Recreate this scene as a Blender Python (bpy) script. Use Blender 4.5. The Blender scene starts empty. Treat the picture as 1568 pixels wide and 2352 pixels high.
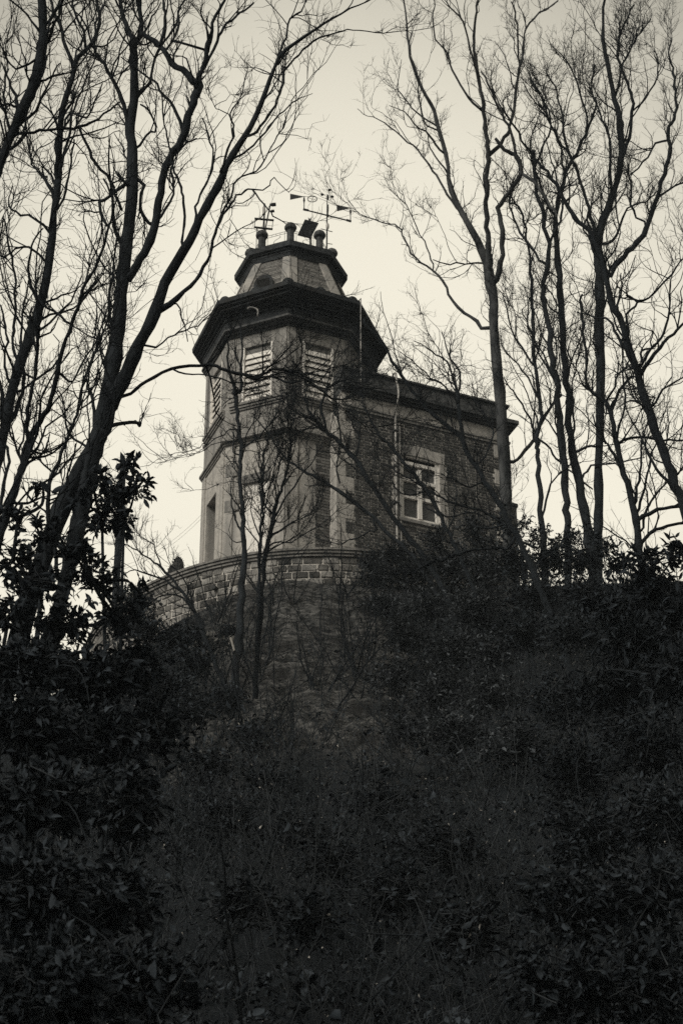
import bpy, math, random
import numpy as np
from mathutils import Vector, Matrix, noise as mnoise

random.seed(11)
rng = np.random.default_rng(11)
sc = bpy.context.scene
col = sc.collection
rad = math.radians

# ------------------------------------------------------------------ camera
CAM = np.array([0.0, 0.0, 1.6])
PITCH = rad(32.5)
LENS, SENS = 85.0, 36.0
cam_d = bpy.data.cameras.new('camera')
cam_d.sensor_fit = 'VERTICAL'
cam_d.sensor_height = SENS
cam_d.sensor_width = 24.0
cam_d.lens = LENS
cam_d.clip_start = 0.1
cam_d.clip_end = 9000
cam_d.dof.use_dof = True
cam_d.dof.focus_distance = 33.0
cam_d.dof.aperture_fstop = 6.3
cam = bpy.data.objects.new('camera', cam_d)
cam.location = CAM
cam.rotation_euler = (rad(90) + PITCH, 0, 0)
col.objects.link(cam)
sc.camera = cam

# ------------------------------------------------------------------ sky and sun
SUN_EL, SUN_AZ = rad(36), rad(-134)     # azimuth from +Y, negative = left: over the left shoulder
world = bpy.data.worlds.new('World')
sc.world = world
world.use_nodes = True
wn, wl = world.node_tree.nodes, world.node_tree.links
wn.clear()
w_out = wn.new('ShaderNodeOutputWorld')
w_bg = wn.new('ShaderNodeBackground')
w_sky = wn.new('ShaderNodeTexSky')
w_sky.sky_type = 'NISHITA'
w_sky.sun_disc = False
w_sky.sun_elevation = SUN_EL
w_sky.sun_rotation = SUN_AZ
w_sky.dust_density = 4.0
w_bw = wn.new('ShaderNodeRGBToBW')
w_tc = wn.new('ShaderNodeTexCoord')
w_dot = wn.new('ShaderNodeVectorMath'); w_dot.operation = 'DOT_PRODUCT'
ge, ga = rad(30.5), rad(-0.5)
w_dot.inputs[1].default_value = (math.sin(ga) * math.cos(ge), math.cos(ga) * math.cos(ge), math.sin(ge))
w_map = wn.new('ShaderNodeMapRange')
w_map.interpolation_type = 'SMOOTHSTEP'
w_map.inputs[1].default_value = math.cos(rad(18.5))
w_map.inputs[2].default_value = math.cos(rad(6))
w_map.inputs[3].default_value = 3.6
w_map.inputs[4].default_value = 9.15
w_noise = wn.new('ShaderNodeTexNoise')
w_noise.inputs['Scale'].default_value = 3.2
w_noise.inputs['Detail'].default_value = 5
w_nm = wn.new('ShaderNodeMapRange')
w_nm.inputs[1].default_value = 0.3; w_nm.inputs[2].default_value = 0.7
w_nm.inputs[3].default_value = 0.95; w_nm.inputs[4].default_value = 1.05
w_mul = wn.new('ShaderNodeMath'); w_mul.operation = 'MULTIPLY'
w_sm = wn.new('ShaderNodeMath'); w_sm.operation = 'MULTIPLY_ADD'
w_sm.inputs[1].default_value = 0.06
w_tint = wn.new('ShaderNodeVectorMath'); w_tint.operation = 'SCALE'
w_tint.inputs[0].default_value = (1.0, 0.945, 0.79)
wl.new(w_tc.outputs['Generated'], w_dot.inputs[0])
wl.new(w_tc.outputs['Generated'], w_noise.inputs['Vector'])
wl.new(w_dot.outputs['Value'], w_map.inputs[0])
wl.new(w_noise.outputs[0], w_nm.inputs[0])
wl.new(w_map.outputs[0], w_mul.inputs[0])
wl.new(w_nm.outputs[0], w_mul.inputs[1])
wl.new(w_sky.outputs[0], w_bw.inputs[0])
wl.new(w_bw.outputs[0], w_sm.inputs[0])
wl.new(w_mul.outputs[0], w_sm.inputs[2])
wl.new(w_sm.outputs[0], w_tint.inputs['Scale'])
wl.new(w_tint.outputs[0], w_bg.inputs[0])
w_bg.inputs[1].default_value = 0.1
wl.new(w_bg.outputs[0], w_out.inputs[0])

sun_d = bpy.data.lights.new('sun', 'SUN')
sun_d.energy = 2.2
sun_d.angle = rad(25)
sun_d.color = (1.0, 0.95, 0.84)
sun = bpy.data.objects.new('sun', sun_d)
sdir = Vector((math.sin(SUN_AZ) * math.cos(SUN_EL), math.cos(SUN_AZ) * math.cos(SUN_EL), math.sin(SUN_EL)))
sun.rotation_euler = sdir.to_track_quat('Z', 'Y').to_euler()
col.objects.link(sun)

sc.view_settings.view_transform = 'Standard'
sc.view_settings.look = 'None'
sc.view_settings.exposure = 0.0
sc.view_settings.gamma = 1.0
sc.render.engine = 'CYCLES'
sc.cycles.use_denoising = False
sc.cycles.max_bounces = 6
sc.cycles.volume_bounces = 0
HAZE = 0.00038

# ------------------------------------------------------------------ photograph pixels -> directions (1568 x 2352 frame)
FV = LENS / SENS * 2352.0
FWD = np.array([0, math.cos(PITCH), math.sin(PITCH)])
UPV = np.array([0, -math.sin(PITCH), math.cos(PITCH)])
RGT = np.array([1.0, 0, 0])

def ray(x, y):
    return FWD + RGT * ((x - 784) / FV) + UPV * ((1176 - y) / FV)

def at(x, y, Y):                        # point on the ray at forward distance Y
    d = ray(x, y)
    return CAM + d * (Y / d[1])

def on_plane(x, y, p, n):
    d = ray(x, y)
    return CAM + d * (np.dot(np.asarray(p) - CAM, n) / np.dot(d, n))

def mpv(p):                             # metres per frame unit at point p
    return np.dot(np.asarray(p) - CAM, FWD) / FV

def L1(x, y): return (x * .5, y * .5)
def R1(x, y): return (784 + x * .5, y * .5)
def L2(x, y): return (x * .3663, 689 + y * .3663)
def R2(x, y): return (993.9 + x * .3663, 689 + y * .3663)
def L3(x, y): return (x * .5, 784 + y * .5)
def R3(x, y): return (784 + x * .5, 784 + y * .5)
def K3(x, y): return (402 + x * .2563, 746.4 + y * .2563)
def KA(x, y): return (430.6 + x * .2197, 889.9 + y * .2197)
def K4(x, y): return (717.7 + x * .3296, 803.8 + y * .3296)
def K2(x, y): return (545.4 + x * .1831, 413.4 + y * .1831)

# ------------------------------------------------------------------ materials
def mat(name, c1, c2=None, scale=6.0, rough=.85, bump=0.0, bscale=40.0, spec=.3, detail=6, c3=None, stretch=None, pos=(.35, .65), streak=False):
    m = bpy.data.materials.new(name)
    m.use_nodes = True
    nt = m.node_tree
    b = nt.nodes['Principled BSDF']
    b.inputs['Roughness'].default_value = rough
    b.inputs['Specular IOR Level'].default_value = spec
    c2 = c2 or c1
    tc = nt.nodes.new('ShaderNodeTexCoord')
    mp = nt.nodes.new('ShaderNodeMapping')
    nt.links.new(tc.outputs['Object'], mp.inputs[0])
    if stretch: mp.inputs['Scale'].default_value = stretch
    no = nt.nodes.new('ShaderNodeTexNoise')
    no.inputs['Scale'].default_value = scale
    no.inputs['Detail'].default_value = detail
    nt.links.new(mp.outputs[0], no.inputs['Vector'])
    cr = nt.nodes.new('ShaderNodeValToRGB')
    cr.color_ramp.elements[0].position = pos[0]
    cr.color_ramp.elements[0].color = (*c1, 1)
    cr.color_ramp.elements[1].position = pos[1]
    cr.color_ramp.elements[1].color = (*c2, 1)
    nt.links.new(no.outputs[0], cr.inputs[0])
    src = cr.outputs[0]
    if c3:                               # broad stains
        n2 = nt.nodes.new('ShaderNodeTexNoise')
        n2.inputs['Scale'].default_value = scale * .22
        n2.inputs['Detail'].default_value = 8
        if streak:
            ms = nt.nodes.new('ShaderNodeMapping'); ms.inputs['Scale'].default_value = (1.6, 1.6, .16)
            nt.links.new(tc.outputs['Object'], ms.inputs[0]); nt.links.new(ms.outputs[0], n2.inputs['Vector'])
        else:
            nt.links.new(mp.outputs[0], n2.inputs['Vector'])
        r2 = nt.nodes.new('ShaderNodeMapRange')
        r2.inputs[1].default_value = .47; r2.inputs[2].default_value = .66
        nt.links.new(n2.outputs[0], r2.inputs[0])
        mx = nt.nodes.new('ShaderNodeMix'); mx.data_type = 'RGBA'
        nt.links.new(r2.outputs[0], mx.inputs[0])
        nt.links.new(src, mx.inputs[6])
        mx.inputs[7].default_value = (*c3, 1)
        src = mx.outputs[2]
    nt.links.new(src, b.inputs['Base Color'])
    if bump:
        nb = nt.nodes.new('ShaderNodeTexNoise')
        nb.inputs['Scale'].default_value = bscale
        nb.inputs['Detail'].default_value = 8
        nt.links.new(mp.outputs[0], nb.inputs['Vector'])
        bp = nt.nodes.new('ShaderNodeBump')
        bp.inputs['Strength'].default_value = bump
        bp.inputs['Distance'].default_value = .05
        nt.links.new(nb.outputs[0], bp.inputs['Height'])
        nt.links.new(bp.outputs[0], b.inputs['Normal'])
    return m

def per_object(m, lo=.7, hi=1.3):       # brightness that differs from piece to piece
    nt = m.node_tree
    b = nt.nodes['Principled BSDF']
    src = b.inputs['Base Color'].links[0].from_socket
    oi = nt.nodes.new('ShaderNodeObjectInfo')
    mr = nt.nodes.new('ShaderNodeMapRange')
    mr.inputs[3].default_value = lo; mr.inputs[4].default_value = hi
    nt.links.new(oi.outputs['Random'], mr.inputs[0])
    sc_ = nt.nodes.new('ShaderNodeVectorMath'); sc_.operation = 'SCALE'
    nt.links.new(src, sc_.inputs[0])
    nt.links.new(mr.outputs[0], sc_.inputs['Scale'])
    nt.links.new(sc_.outputs[0], b.inputs['Base Color'])
    return m

def island(m, lo=.6, hi=1.5):           # the same for loose pieces inside one mesh
    nt = m.node_tree
    b = nt.nodes['Principled BSDF']
    src = b.inputs['Base Color'].links[0].from_socket
    ge_ = nt.nodes.new('ShaderNodeNewGeometry')
    mr = nt.nodes.new('ShaderNodeMapRange')
    mr.inputs[3].default_value = lo; mr.inputs[4].default_value = hi
    nt.links.new(ge_.outputs['Random Per Island'], mr.inputs[0])
    sc_ = nt.nodes.new('ShaderNodeVectorMath'); sc_.operation = 'SCALE'
    nt.links.new(src, sc_.inputs[0])
    nt.links.new(mr.outputs[0], sc_.inputs['Scale'])
    nt.links.new(sc_.outputs[0], b.inputs['Base Color'])
    return m

def g(v, t=0.0):                        # warm (t>0) or cool (t<0) grey
    return (v * (1 + .10 * t), v, v * (1 - .12 * t))

M = dict(
    bark=mat('dark_bark', g(.012, -1.8), g(.023, -1.8), 9, .95, .5, 30, .12),
    bark2=mat('pale_mottled_bark', g(.018, -1.2), g(.085, -.4), 4.5, .9, .6, 25, .2, c3=g(.025), stretch=(1, 1, .35)),
    bark3=mat('grey_bark', g(.014, -1.7), g(.032, -1.5), 6, .95, .5, 25, .12, stretch=(1, 1, .4)),
    bark4=mat('smooth_light_bark', g(.024, -1.4), g(.085, -.6), 2.2, .8, .3, 20, .3, stretch=(1, 1, .3)),
    cut=mat('cut_wood', g(.5, .5), g(.65, .6), 20),
    stone=mat('tower_stone', g(.36, .45), g(.5, .5), 9, .9, .3, 60, .2, c3=g(.27, .35), streak=True),
    stone_u=mat('upper_stone', g(.26, .35), g(.36, .4), 9, .9, .25, 60, .2, c3=g(.19, .25), streak=True),  # darker stone tone for the whole upper stage
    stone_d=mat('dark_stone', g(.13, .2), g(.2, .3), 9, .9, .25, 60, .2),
    trim=mat('stone_trim', g(.2, .3), g(.34, .4), 12, .9, .25, 60, .2, c3=g(.17, .2), streak=True),
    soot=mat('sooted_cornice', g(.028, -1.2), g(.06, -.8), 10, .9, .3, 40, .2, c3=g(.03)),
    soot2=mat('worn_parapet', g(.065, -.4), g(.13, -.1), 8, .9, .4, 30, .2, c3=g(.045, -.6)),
    hip=mat('lead_hip', g(.26, .4), g(.36, .5), 7, .7, .1, 40, .3, c3=g(.18)),
    slate=island(mat('roof_slate', g(.13, .3), g(.2, .4), 14, .7, .2, 60, .3), .6, 1.4),
    brick=per_object(mat('dark_brick', g(.045, 0), g(.09, .2), 30, .9, .4, 80, .2), .55, 1.5),
    brick_s=island(mat('dark_brick_small', g(.045, 0), g(.09, .2), 30, .9, .4, 80, .2), .55, 1.5),
    brick_t=island(mat('weathered_brick', g(.09, .2), g(.17, .3), 30, .9, .4, 80, .2), .55, 1.5),
    mortar=mat('lime_mortar', g(.5, .4), g(.68, .5), 18, .95, .3, 80, .1, c3=g(.16, .2)),
    mortar_d=mat('dull_mortar', g(.16, .3), g(.26, .4), 18, .95, .3, 80, .1, c3=g(.1, .2)),
    white=mat('white_paint', g(.78, .4), g(.85, .4), 10, .6, .1, 40, .4, c3=g(.66, .4)),
    door=mat('cream_door', g(.76, .4), g(.82, .4), 5, .6, .05, 40, .4),
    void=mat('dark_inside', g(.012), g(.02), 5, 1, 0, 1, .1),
    glass=mat('sky_grey_glass', g(.05, -.3), g(.1, 0), 4, .12, 0, 1, .7),  # grey base colour stands in for the sky reflected in the panes
    pipe=mat('pale_zinc_pipe', g(.32, .4), g(.45, .4), 14, .5, .1, 30, .4, c3=g(.2)),
    iron=mat('dark_iron', g(.02, -.5), g(.035, -.5), 20, .7, .1, 60, .3),
    steel=mat('galvanised_steel', g(.06, -.3), g(.1, -.2), 20, .5, .1, 60, .4),
    panel=mat('solar_cells', g(.01, -1), g(.014, -1), 15, .6, 0, 1, .1),
    pale=mat('pale_plastic', g(.4, .4), g(.5, .4), 15, .5, 0, 1, .4),
    wstone=per_object(mat('wall_stone', g(.16, .3), g(.28, .4), 6, .95, .5, 30, .15, c3=g(.11, .2)), .35, 1.6),
    wstone_s=island(mat('wall_stone_low', g(.13, .3), g(.24, .4), 6, .95, .5, 30, .15), .5, 1.4),
    joint=mat('wall_mortar', g(.5, .5), g(.62, .5), 14, .95, .4, 60, .1, c3=g(.3, .4)),
    coping=mat('coping_stone', g(.16, .3), g(.28, .4), 8, .9, .3, 40, .2, c3=g(.1, .2)),
    earth=mat('rocky_earth', g(.02, -.5), g(.13, .1), 5.5, 1, 1.0, 9, .05, detail=12, c3=g(.02), stretch=(1, 1, 1.6), pos=(.38, .68)),
    rock=mat('pale_rock', g(.09, .2), g(.28, .4), 3.5, .95, 1.0, 9, .15, c3=g(.05)),
    leaf=island(mat('evergreen_leaf', g(.028, -1.8), g(.04, -1.7), 7, .8, 0, 1, .06), .75, 1.3),
    leaf2=island(mat('bramble_leaf', g(.024, -1.9), g(.042, -1.7), 5, .7, 0, 1, .08), .65, 1.5),
    ivy=island(mat('ivy_leaf', g(.035, -1.4), g(.075, -1), 6, .6, 0, 1, .2), .4, 1.9),
    ivy2=island(mat('scrub_leaf', g(.03, -1.5), g(.06, -1.1), 6, .6, 0, 1, .16), .4, 1.9),
    dead_glint=island(mat('withered_glint_leaf', g(.25, .3), g(.55, .5), 6, .6, 0, 1, .3), .4, 1.2),  # pale leaf colour that also imitates glints
    grass=island(mat('dry_grass', g(.035, -.3), g(.15, .2), 5, .8, 0, 1, .12), .3, 1.8),
    stem=mat('dry_stem', g(.025, -1.6), g(.06, -1), 9, .9, 0, 1, .15),
    shrubdark=mat('clipped_shrub', g(.03, -.3), g(.07, 0), 12, 1, .8, 25, .05),
)

# ------------------------------------------------------------------ object helpers
def tag(o, label=None, cat=None, group=None, kind=None):
    if label: o['label'] = label
    if cat: o['category'] = cat
    if group: o['group'] = group
    if kind: o['kind'] = kind
    return o

def thing(name, loc, label, cat, group=None):
    o = bpy.data.objects.new(name, None)
    o.empty_display_size = .3
    col.objects.link(o)
    o.location = tuple(float(v) for v in loc)
    return tag(o, label, cat, group)

def link(name, me, m=None, parent=None, kind=None):
    o = bpy.data.objects.new(name, me)
    col.objects.link(o)
    if m is not None and not me.materials: me.materials.append(m)
    if parent is not None:
        o.parent = parent
        o.matrix_parent_inverse = Matrix.Translation(-world_loc(parent))
    if kind: o['kind'] = kind
    return o

def world_loc(o):                       # parts are built in world space with their origin at zero
    return Vector(o.location) if o.type == 'EMPTY' else Vector((0, 0, 0))

class MB:
    """collects pieces of one mesh"""
    def __init__(s): s.v, s.f = [], []
    def add(s, vs, fs):
        k = len(s.v)
        s.v += [tuple(map(float, p)) for p in vs]
        s.f += [tuple(k + i for i in f) for f in fs]
        return s
    def box(s, c, ax, ay, az, sx, sy, sz):
        c = np.asarray(c, float)
        ax, ay, az = (np.asarray(a, float) for a in (ax, ay, az))
        P = [c + ax * (sx * i / 2) + ay * (sy * j / 2) + az * (sz * k / 2) for k in (-1, 1) for j in (-1, 1) for i in (-1, 1)]
        return s.add(P, [(0, 2, 3, 1), (4, 5, 7, 6), (0, 1, 5, 4), (2, 6, 7, 3), (0, 4, 6, 2), (1, 3, 7, 5)])
    def tube(s, P, r, k=8, cap=True):
        P = np.asarray(P, float)
        r = np.broadcast_to(np.asarray(r, float), (len(P),))
        T = np.gradient(P, axis=0)
        T /= np.linalg.norm(T, axis=1, keepdims=True) + 1e-9
        ref = np.array([.31, .93, .2]) if abs(T[0][1]) < .9 else np.array([1., .1, 0])
        U = np.cross(T, ref); U /= np.linalg.norm(U, axis=1, keepdims=True)
        V = np.cross(T, U)
        a = np.linspace(0, 2 * math.pi, k, endpoint=False)
        ring = P[:, None] + r[:, None, None] * (U[:, None] * np.cos(a)[None, :, None] + V[:, None] * np.sin(a)[None, :, None])
        vs = ring.reshape(-1, 3)
        fs = [(i * k + j, i * k + (j + 1) % k, (i + 1) * k + (j + 1) % k, (i + 1) * k + j) for i in range(len(P) - 1) for j in range(k)]
        if cap:
            fs += [tuple(range(k))[::-1], tuple((len(P) - 1) * k + j for j in range(k))]
        return s.add(vs, fs)
    def mesh(s, name, smooth=False):
        me = bpy.data.meshes.new(name)
        me.from_pydata(s.v, [], s.f)
        me.update()
        if smooth: me.polygons.foreach_set('use_smooth', [True] * len(me.polygons))
        return me
    def build(s, name, m, parent=None, kind=None, smooth=False, bevel=0):
        o = link(name, s.mesh(name, smooth), m, parent, kind)
        if bevel:
            b = o.modifiers.new('bevel', 'BEVEL'); b.width = bevel; b.segments = 1; b.limit_method = 'ANGLE'
        return o

def np_mesh(name, V, F, smooth=False):
    """F: (n,4) or (n,3) int array"""
    me = bpy.data.meshes.new(name)
    V = np.ascontiguousarray(V, np.float32); F = np.ascontiguousarray(F, np.int32)
    n, k = F.shape
    me.vertices.add(len(V)); me.vertices.foreach_set('co', V.ravel())
    me.loops.add(n * k); me.loops.foreach_set('vertex_index', F.ravel())
    me.polygons.add(n)
    me.polygons.foreach_set('loop_start', np.arange(0, n * k, k, dtype=np.int32))
    me.polygons.foreach_set('loop_total', np.full(n, k, np.int32))
    if smooth: me.polygons.foreach_set('use_smooth', np.ones(n, bool))
    me.update(calc_edges=True)
    return me

def unit(a): return a / (np.linalg.norm(a, axis=-1, keepdims=True) + 1e-9)

# batches of tubes: P (N,n,3), r (N,n)
def tubes(P, r, k):
    N, n, _ = P.shape
    T = unit(np.gradient(P, axis=1))
    ref = unit(rng.normal(size=(N, 1, 3)))
    U = unit(np.cross(T, np.broadcast_to(ref, T.shape)))
    W = np.cross(T, U)
    a = np.arange(k) * 2 * math.pi / k
    V = P[:, :, None] + r[:, :, None, None] * (U[:, :, None] * np.cos(a)[:, None] + W[:, :, None] * np.sin(a)[:, None])
    base = (np.arange(N) * n * k)[:, None, None]
    i = np.arange(n - 1)[None, :, None]; j = np.arange(k)[None, None, :]
    j2 = (j + 1) % k
    F = np.stack([base + i * k + j, base + i * k + j2, base + (i + 1) * k + j2, base + (i + 1) * k + j], -1)
    return V.reshape(-1, 3), F.reshape(-1, 4)

def join(parts):
    Vs, Fs, k = [], [], 0
    for V, F in parts:
        Vs.append(V); Fs.append(F + k); k += len(V)
    return np.concatenate(Vs), np.concatenate(Fs)

# shoots from parents: P (N,n,3), r (N,n) ; returns child polylines
def grow(P, r, count, m, len_lo, len_hi, ang=(30, 60), up=.25, wig=.35, t0=.15, t1=1.0, rr=.45, rmin=.0016, weights=None, lr=None, cap=.0145):
    N, n, _ = P.shape
    w = weights if weights is not None else np.ones(N)
    pi = rng.choice(N, size=count, p=w / w.sum())
    t = rng.uniform(t0, t1, count) * (n - 1.001)
    i = t.astype(int); f = (t - i)[:, None]
    B = P[pi, i] * (1 - f) + P[pi, i + 1] * f
    R = r[pi, i] * (1 - f[:, 0]) + r[pi, i + 1] * f[:, 0]
    T = unit(P[pi, i + 1] - P[pi, i])
    q = unit(np.cross(T, rng.normal(size=(count, 3))))
    a = np.radians(rng.uniform(ang[0], ang[1], count))[:, None]
    D = unit(T * np.cos(a) + q * np.sin(a) + np.array([0, 0, up]))
    L = rng.uniform(len_lo, len_hi, count) * rng.uniform(.6, 1.0, count)
    if lr is not None: L *= np.clip(R / lr, .35, 1.4)
    L *= 1.15 - .5 * t / n
    step = (L / (m - 1))[:, None]
    out = np.empty((count, m, 3)); out[:, 0] = B
    for s in range(1, m):
        D = unit(D + rng.normal(size=(count, 3)) * wig * (.6 + .5 * (s % 2)) + np.array([0, 0, up * .45]))
        out[:, s] = out[:, s - 1] + D * step
    r0 = np.clip(R * rr, rmin, cap)[:, None]
    rad_ = r0 * (1 - .72 * np.linspace(0, 1, m)[None]) + .0004
    return out, np.maximum(rad_, .001)

# leaves: base points, direction, size -> folded pointed ovals
def leaves(P, D, S, width=.55, droop=.25):
    N = len(P)
    D = unit(D)
    nrm = unit(rng.normal(size=(N, 3)) + np.array([0, -.2, .9]))
    X = unit(np.cross(D, nrm)); Z = np.cross(X, D)
    s = S[:, None]
    w = (width * rng.uniform(.75, 1.2, N))[:, None] * s * .5
    fold = rng.uniform(.1, .5, N)[:, None] * w
    A = P
    tip = P + D * s - Z * s * droop
    l1 = P + D * s * .3 + X * w * .85 + Z * fold
    l2 = P + D * s * .65 + X * w * .8 + Z * fold - Z * s * droop * .4
    r1 = P + D * s * .3 - X * w * .85 + Z * fold
    r2 = P + D * s * .65 - X * w * .8 + Z * fold - Z * s * droop * .4
    V = np.stack([A, l1, l2, tip, r2, r1], 1).reshape(-1, 3)
    b = np.arange(N)[:, None] * 6
    F = np.concatenate([b + np.array([[0, 1, 2, 3]]), b + np.array([[0, 3, 4, 5]])], 0)
    return V, F

def smooth_path(pts, n):
    """Catmull-Rom through control rows of any width"""
    P = np.asarray(pts, float)
    if len(P) == 2:
        return P[0] + (P[1] - P[0]) * np.linspace(0, 1, n)[:, None]
    E = np.vstack([2 * P[0] - P[1], P, 2 * P[-1] - P[-2]])
    t = np.linspace(0, len(P) - 1.0001, n); i = t.astype(int); f = (t - i)[:, None]
    a, b, c, d = E[i], E[i + 1], E[i + 2], E[i + 3]
    return .5 * (2 * b + (c - a) * f + (2 * a - 5 * b + 4 * c - d) * f ** 2 + (3 * b - a - 3 * c + d) * f ** 3)

# ------------------------------------------------------------------ where the tower stands
DEPTH = FV / 86.0                       # the frame shows about 86 units to the metre at the tower
d0 = ray(663, 1000)
OXY = (CAM + d0 * DEPTH)[:2]            # tower axis
OX, OY = OXY
DEL = 0.0                               # the near corner points at the camera
RW = 2.24

def corner(k, R, z):                    # k=0 near corner, -1 left ...
    a = rad(DEL + 45 * k)
    return np.array([OX + R * math.sin(a), OY - R * math.cos(a), z])

def corner_e(k, R, z):                  # the eaves reach further out at the front and back than at the sides
    p = corner(k, R, z)
    p[1] = OY + (p[1] - OY) * (1 + .15 * min(1, max(0, (R - 2.3) / .2)))
    return p

def z_near(y, R):                       # height of the near corner at radius R seen at frame row y
    c = corner(0, R, 0)
    d = ray(655, y)
    return CAM[2] + d[2] / d[1] * c[1]

def face_frame(k, R):                   # face between corner k and k+1
    a = rad(DEL + 45 * k + 22.5)
    n = np.array([math.sin(a), -math.cos(a), 0]); t = np.array([math.cos(a), math.sin(a), 0])
    c = np.array([OX, OY, 0]) + n * R * math.cos(rad(22.5))
    return c, n, t

Z_BAND = z_near(989, RW)
Z_SILL = z_near(914, RW)
Z_MOULD = z_near(746, RW)
Z_WALLTOP = z_near(735, RW)
Z_EAVE0 = z_near(681, 2.50)
Z_EAVE1 = z_near(646, 2.58) - .33
TER = z_near(1285, RW)                  # terrace level
WC = np.array([at(742, 1262, OY - RW - 1.35)[0], 0, 0])
WFRONT = OY - RW - 1.35
WR = 6.25
WC = np.array([WC[0], WFRONT + WR, 0])  # centre of the round terrace wall
ZC = at(742, 1262, WFRONT)[2]           # top of its coping
TER = min(TER, ZC - .12)
print('TOWER', OX, OY, 'terrace', TER, 'coping', ZC, 'roof', Z_EAVE1, 'wall front', WFRONT)

# ------------------------------------------------------------------ hill
def el(y, e): return CAM[2] + y * math.tan(rad(e))
PY = np.array([-2000, -50, 0, 5.5, 9, 13, 20, 30, 40, WFRONT - 6, WFRONT - 3, WFRONT - .9, WFRONT + .6, WFRONT + 14, WFRONT + 40, 2500])
PZ = np.array([-3, -.5, 0, .2, 1.8, el(13, 14.5), el(20, 18.8), el(30, 23.8), el(40, 27.2), el(WFRONT - 6, 28.7), el(WFRONT - 3, 29.7), el(WFRONT - .9, 30.6), el(WFRONT + .6, 30.8), ZC - 1.2, ZC - 6, ZC - 22])

def sst(a, b, x):
    t = np.clip((x - a) / (b - a), 0, 1)
    return t * t * (3 - 2 * t)

def vnoise(x, y, s, seed):
    x = x * s + seed * 17.3; y = y * s + seed * 5.1
    xi = np.floor(x).astype(int); yi = np.floor(y).astype(int)
    fx = x - xi; fy = y - yi
    def h(a, b):
        v = np.sin(a * 127.1 + b * 311.7 + seed * 74.7) * 43758.5453
        return v - np.floor(v)
    fx = fx * fx * (3 - 2 * fx); fy = fy * fy * (3 - 2 * fy)
    return (h(xi, yi) * (1 - fx) + h(xi + 1, yi) * fx) * (1 - fy) + (h(xi, yi + 1) * (1 - fx) + h(xi + 1, yi + 1) * fx) * fy - .5

def hill(x, y):
    x = np.asarray(x, float); y = np.asarray(y, float)
    z = np.interp(y, PY, PZ)
    drop = 1 - .135 * sst(-1.0, -9.5, x) - .05 * sst(9, 30, x)
    z = z * np.where(y > 8, drop, 1)
    on = sst(6, 12, y)
    near = 1 - .7 * sst(WFRONT - 3, WFRONT + .2, y)
    z = z + on * near * (vnoise(x, y, .22, 1) * .8 + vnoise(x, y, .8, 2) * .45 + (.5 - np.abs(vnoise(x, y * .8, 1.7, 3)) * 2) * .3 + vnoise(x, y, 4.1, 4) * .2 + vnoise(x, y, 8.3, 5) * .11)
    # flat under the terrace
    rr = np.hypot(x - WC[0], y - WC[1])
    flat = 1 - sst(WR - .6, WR - .15, rr)
    return z * (1 - flat) + np.minimum(z, TER - .5) * flat

gx = np.concatenate([-np.geomspace(900, 20, 16), np.arange(-17, -7, .28), np.arange(-7, 7, .16), np.arange(7, 17.01, .28), np.geomspace(20, 900, 16)])
gy = np.concatenate([-np.geomspace(600, 6, 12), np.arange(-4, 34, .28), np.arange(34, 54, .16), np.arange(54, 66, .28), np.geomspace(68, 900, 16)])
GX, GY = np.meshgrid(gx, gy)
GZ = hill(GX, GY)
nx, ny = len(gx), len(gy)
ii, jj = np.meshgrid(np.arange(nx - 1), np.arange(ny - 1))
q = (jj * nx + ii).ravel()
hill_o = link('hillside', np_mesh('hillside', np.stack([GX, GY, GZ], -1).reshape(-1, 3), np.stack([q, q + 1, q + nx + 1, q + nx], -1), True), M['earth'])
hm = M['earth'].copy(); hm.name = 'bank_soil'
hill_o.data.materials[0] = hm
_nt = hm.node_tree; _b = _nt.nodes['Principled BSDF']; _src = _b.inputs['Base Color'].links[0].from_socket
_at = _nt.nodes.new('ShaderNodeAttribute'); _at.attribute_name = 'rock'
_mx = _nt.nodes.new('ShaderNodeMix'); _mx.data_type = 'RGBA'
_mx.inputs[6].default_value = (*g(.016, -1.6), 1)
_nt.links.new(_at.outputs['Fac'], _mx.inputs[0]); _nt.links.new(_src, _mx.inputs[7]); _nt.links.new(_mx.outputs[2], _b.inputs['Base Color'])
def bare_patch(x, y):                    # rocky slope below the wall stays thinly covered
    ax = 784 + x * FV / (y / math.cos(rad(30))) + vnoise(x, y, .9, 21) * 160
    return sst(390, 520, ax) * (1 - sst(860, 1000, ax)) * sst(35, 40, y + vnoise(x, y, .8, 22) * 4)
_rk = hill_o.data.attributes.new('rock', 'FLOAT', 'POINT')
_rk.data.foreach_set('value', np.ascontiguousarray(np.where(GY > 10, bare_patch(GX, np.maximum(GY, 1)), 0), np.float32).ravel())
tag(hill_o, 'steep dark earth and rock bank rising to the terrace wall', 'hill', kind='structure')

# ------------------------------------------------------------------ round terrace wall
def arc(a, R, z):                       # a in degrees from the camera side, left negative
    return np.array([WC[0] + R * math.sin(rad(a)), WC[1] - R * math.cos(rad(a)), z])

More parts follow.
